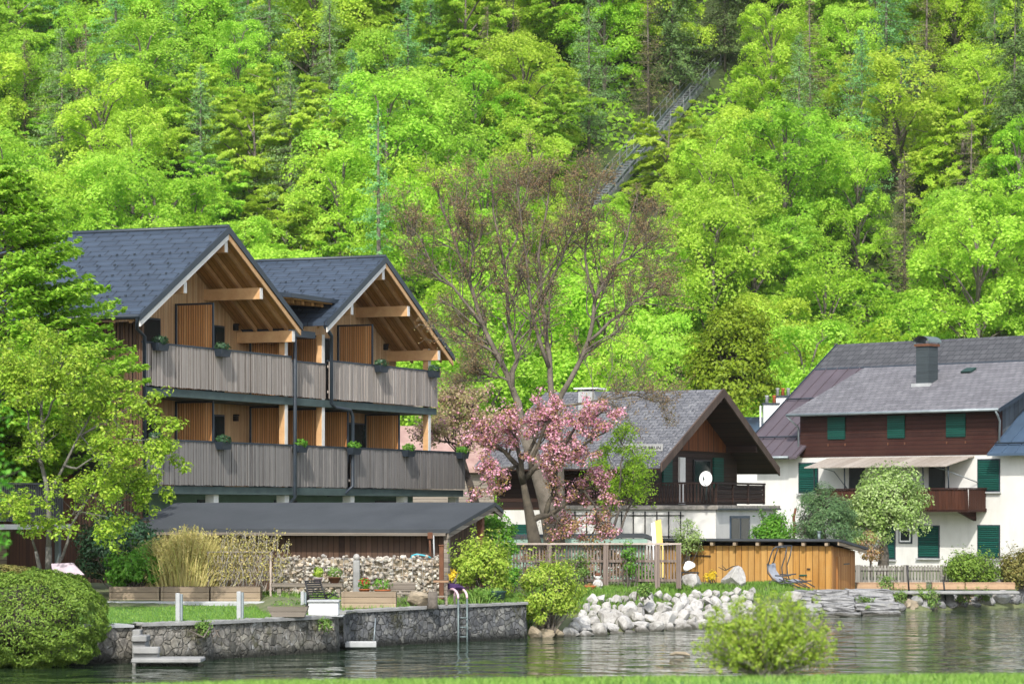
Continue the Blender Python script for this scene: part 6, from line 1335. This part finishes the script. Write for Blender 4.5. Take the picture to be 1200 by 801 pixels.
# larch with a long bare trunk standing clear on the left of the spreading tree
x, d = XW(443,186), 186; zb_ = hillz(x,d); tr = thing('larch', 'tall larch with a long bare lower trunk right of the second hotel gable', 'tree', (x,d,zb_), 0)
ht = P(0,118,d).z-zb_; tb, lf = conifer_proto(660, ht, 2.4, 'larchleaf', .2, 60, 22, .25, .75); lf = (lf[0].copy(), lf[1]); low = lf[0][:,2] < ht*.52; lf[0][low.reshape(-1,4).any(1).repeat(4)] *= np.array([.0,.0,1.0]); 
part('trunk', MB().tube([(0,0,zb_-.5),(.05,0,zb_+ht*.5),(0,0,zb_+ht)],[.2,.15,.03],7), M['bark'], tr); v_, f_ = lf; v_ = v_.copy(); v_[:,2] += zb_; ok_ = ~low.reshape(-1,4).any(1); part('crown', (v_.reshape(-1,4,3)[ok_].reshape(-1,3), np.arange(4*ok_.sum()).reshape(-1,4)), M['larchleaf'], tr)

# ------------------------------------------------------------------ inclined rail line up the hill
fu = thing('rail_track', 'grey steel inclined railway track climbing through the trees to the upper right', 'railway track', tuple(A), 0)
dv = (B-A); side = Vector((dv.y,-dv.x,0)).normalized(); upv = side.cross(dv.normalized()); 
if upv.z < 0: upv = -upv
ext = dv*.06
for s in (-.4,.4): part('rail', MB().bar(A-ext+side*s+upv*.12, B+ext+side*s+upv*.12, .12, .16, upv), M['steel'], fu, world=True)
for s in (-.55,.55): part('girder', MB().bar(A-ext+side*s-upv*.2, B+ext+side*s-upv*.2, .14, .4, upv), M['lightsteel'], fu, world=True)
mb = MB(); n = 90
for i in range(n+1): p = A+dv*(i/n); mb.bar(p-side*.6-upv*.0,p+side*.6-upv*.0,.2,.07,upv)
part('sleepers', mb, M['lightsteel'], fu, world=True)
for s in (-.68,.68):
    mb = MB()
    for i in range(0,n+1,3): p = A+dv*(i/n)+side*s; mb.bar(p-upv*.1,p+Vector((0,0,1.0)),.05,.05)
    for q in (.5,1.0): mb.bar(A+side*s+Vector((0,0,q)),B+side*s+Vector((0,0,q)),.04,.04,upv)
    part('handrail', mb, M['lightsteel'], fu, world=True)
for i in range(9):
    p = A+dv*(i/8+.01); g_ = hillz(p.x,p.y); part('pier', MB().hexa([(p.x-.5,p.y-.3,g_-.6),(p.x+.5,p.y-.3,g_-.6),(p.x+.5,p.y+.3,g_-.6),(p.x-.5,p.y+.3,g_-.6)],[(p.x-.4,p.y-.2,p.z-.42),(p.x+.4,p.y-.2,p.z-.42),(p.x+.4,p.y+.2,p.z-.42),(p.x-.4,p.y+.2,p.z-.42)]), M['concrete'], fu, world=True)
# undergrowth of saplings, bramble and young beech covering the slope between the trees
rs = np.random.default_rng(91); n = 110000; dd_ = rs.uniform(HILL0-22,256,n); xx_ = rs.uniform(-1,1,n)*dd_*.19; cl = np.sin(xx_*.9+dd_*.6)+np.sin(xx_*.37-dd_*.8)+rs.normal(0,.5,n); hh_ = np.clip(.25+.45*cl,.05,1.5)*rs.uniform(.3,1,n)
kt_ = (dd_-A.y)/(B.y-A.y); off = np.abs(xx_-(A.x+(B.x-A.x)*kt_)); hh_ = np.where(off < 1.6, hh_*.25, hh_)
gz = np.array([hillz(a,b) for a,b in zip(xx_,dd_)]); v, f = leaves(np.stack([xx_,dd_,gz+hh_],1), np.tile([0,-.5,.8],(n,1)), .46, rs, .6, .6)
solo('undergrowth', (v,f), M['beech2'], (0,200,15), None, None, kind='stuff')

# ------------------------------------------------------------------ thin spring haze in the valley air
mb = MB().box(-175, 175, -70, 340, -2.6, 128); hm, hnt, hout = newmat('valley_haze')
vol = hnt.nodes.new('ShaderNodeVolumePrincipled'); vol.inputs['Color'].default_value = (.93,.97,1,1); vol.inputs['Density'].default_value = .00006; vol.inputs['Anisotropy'].default_value = 0
hnt.links.new(vol.outputs[0], hout.inputs['Volume'])
hz = solo('haze', mb, hm, (0,0,0), None, None, kind='stuff')
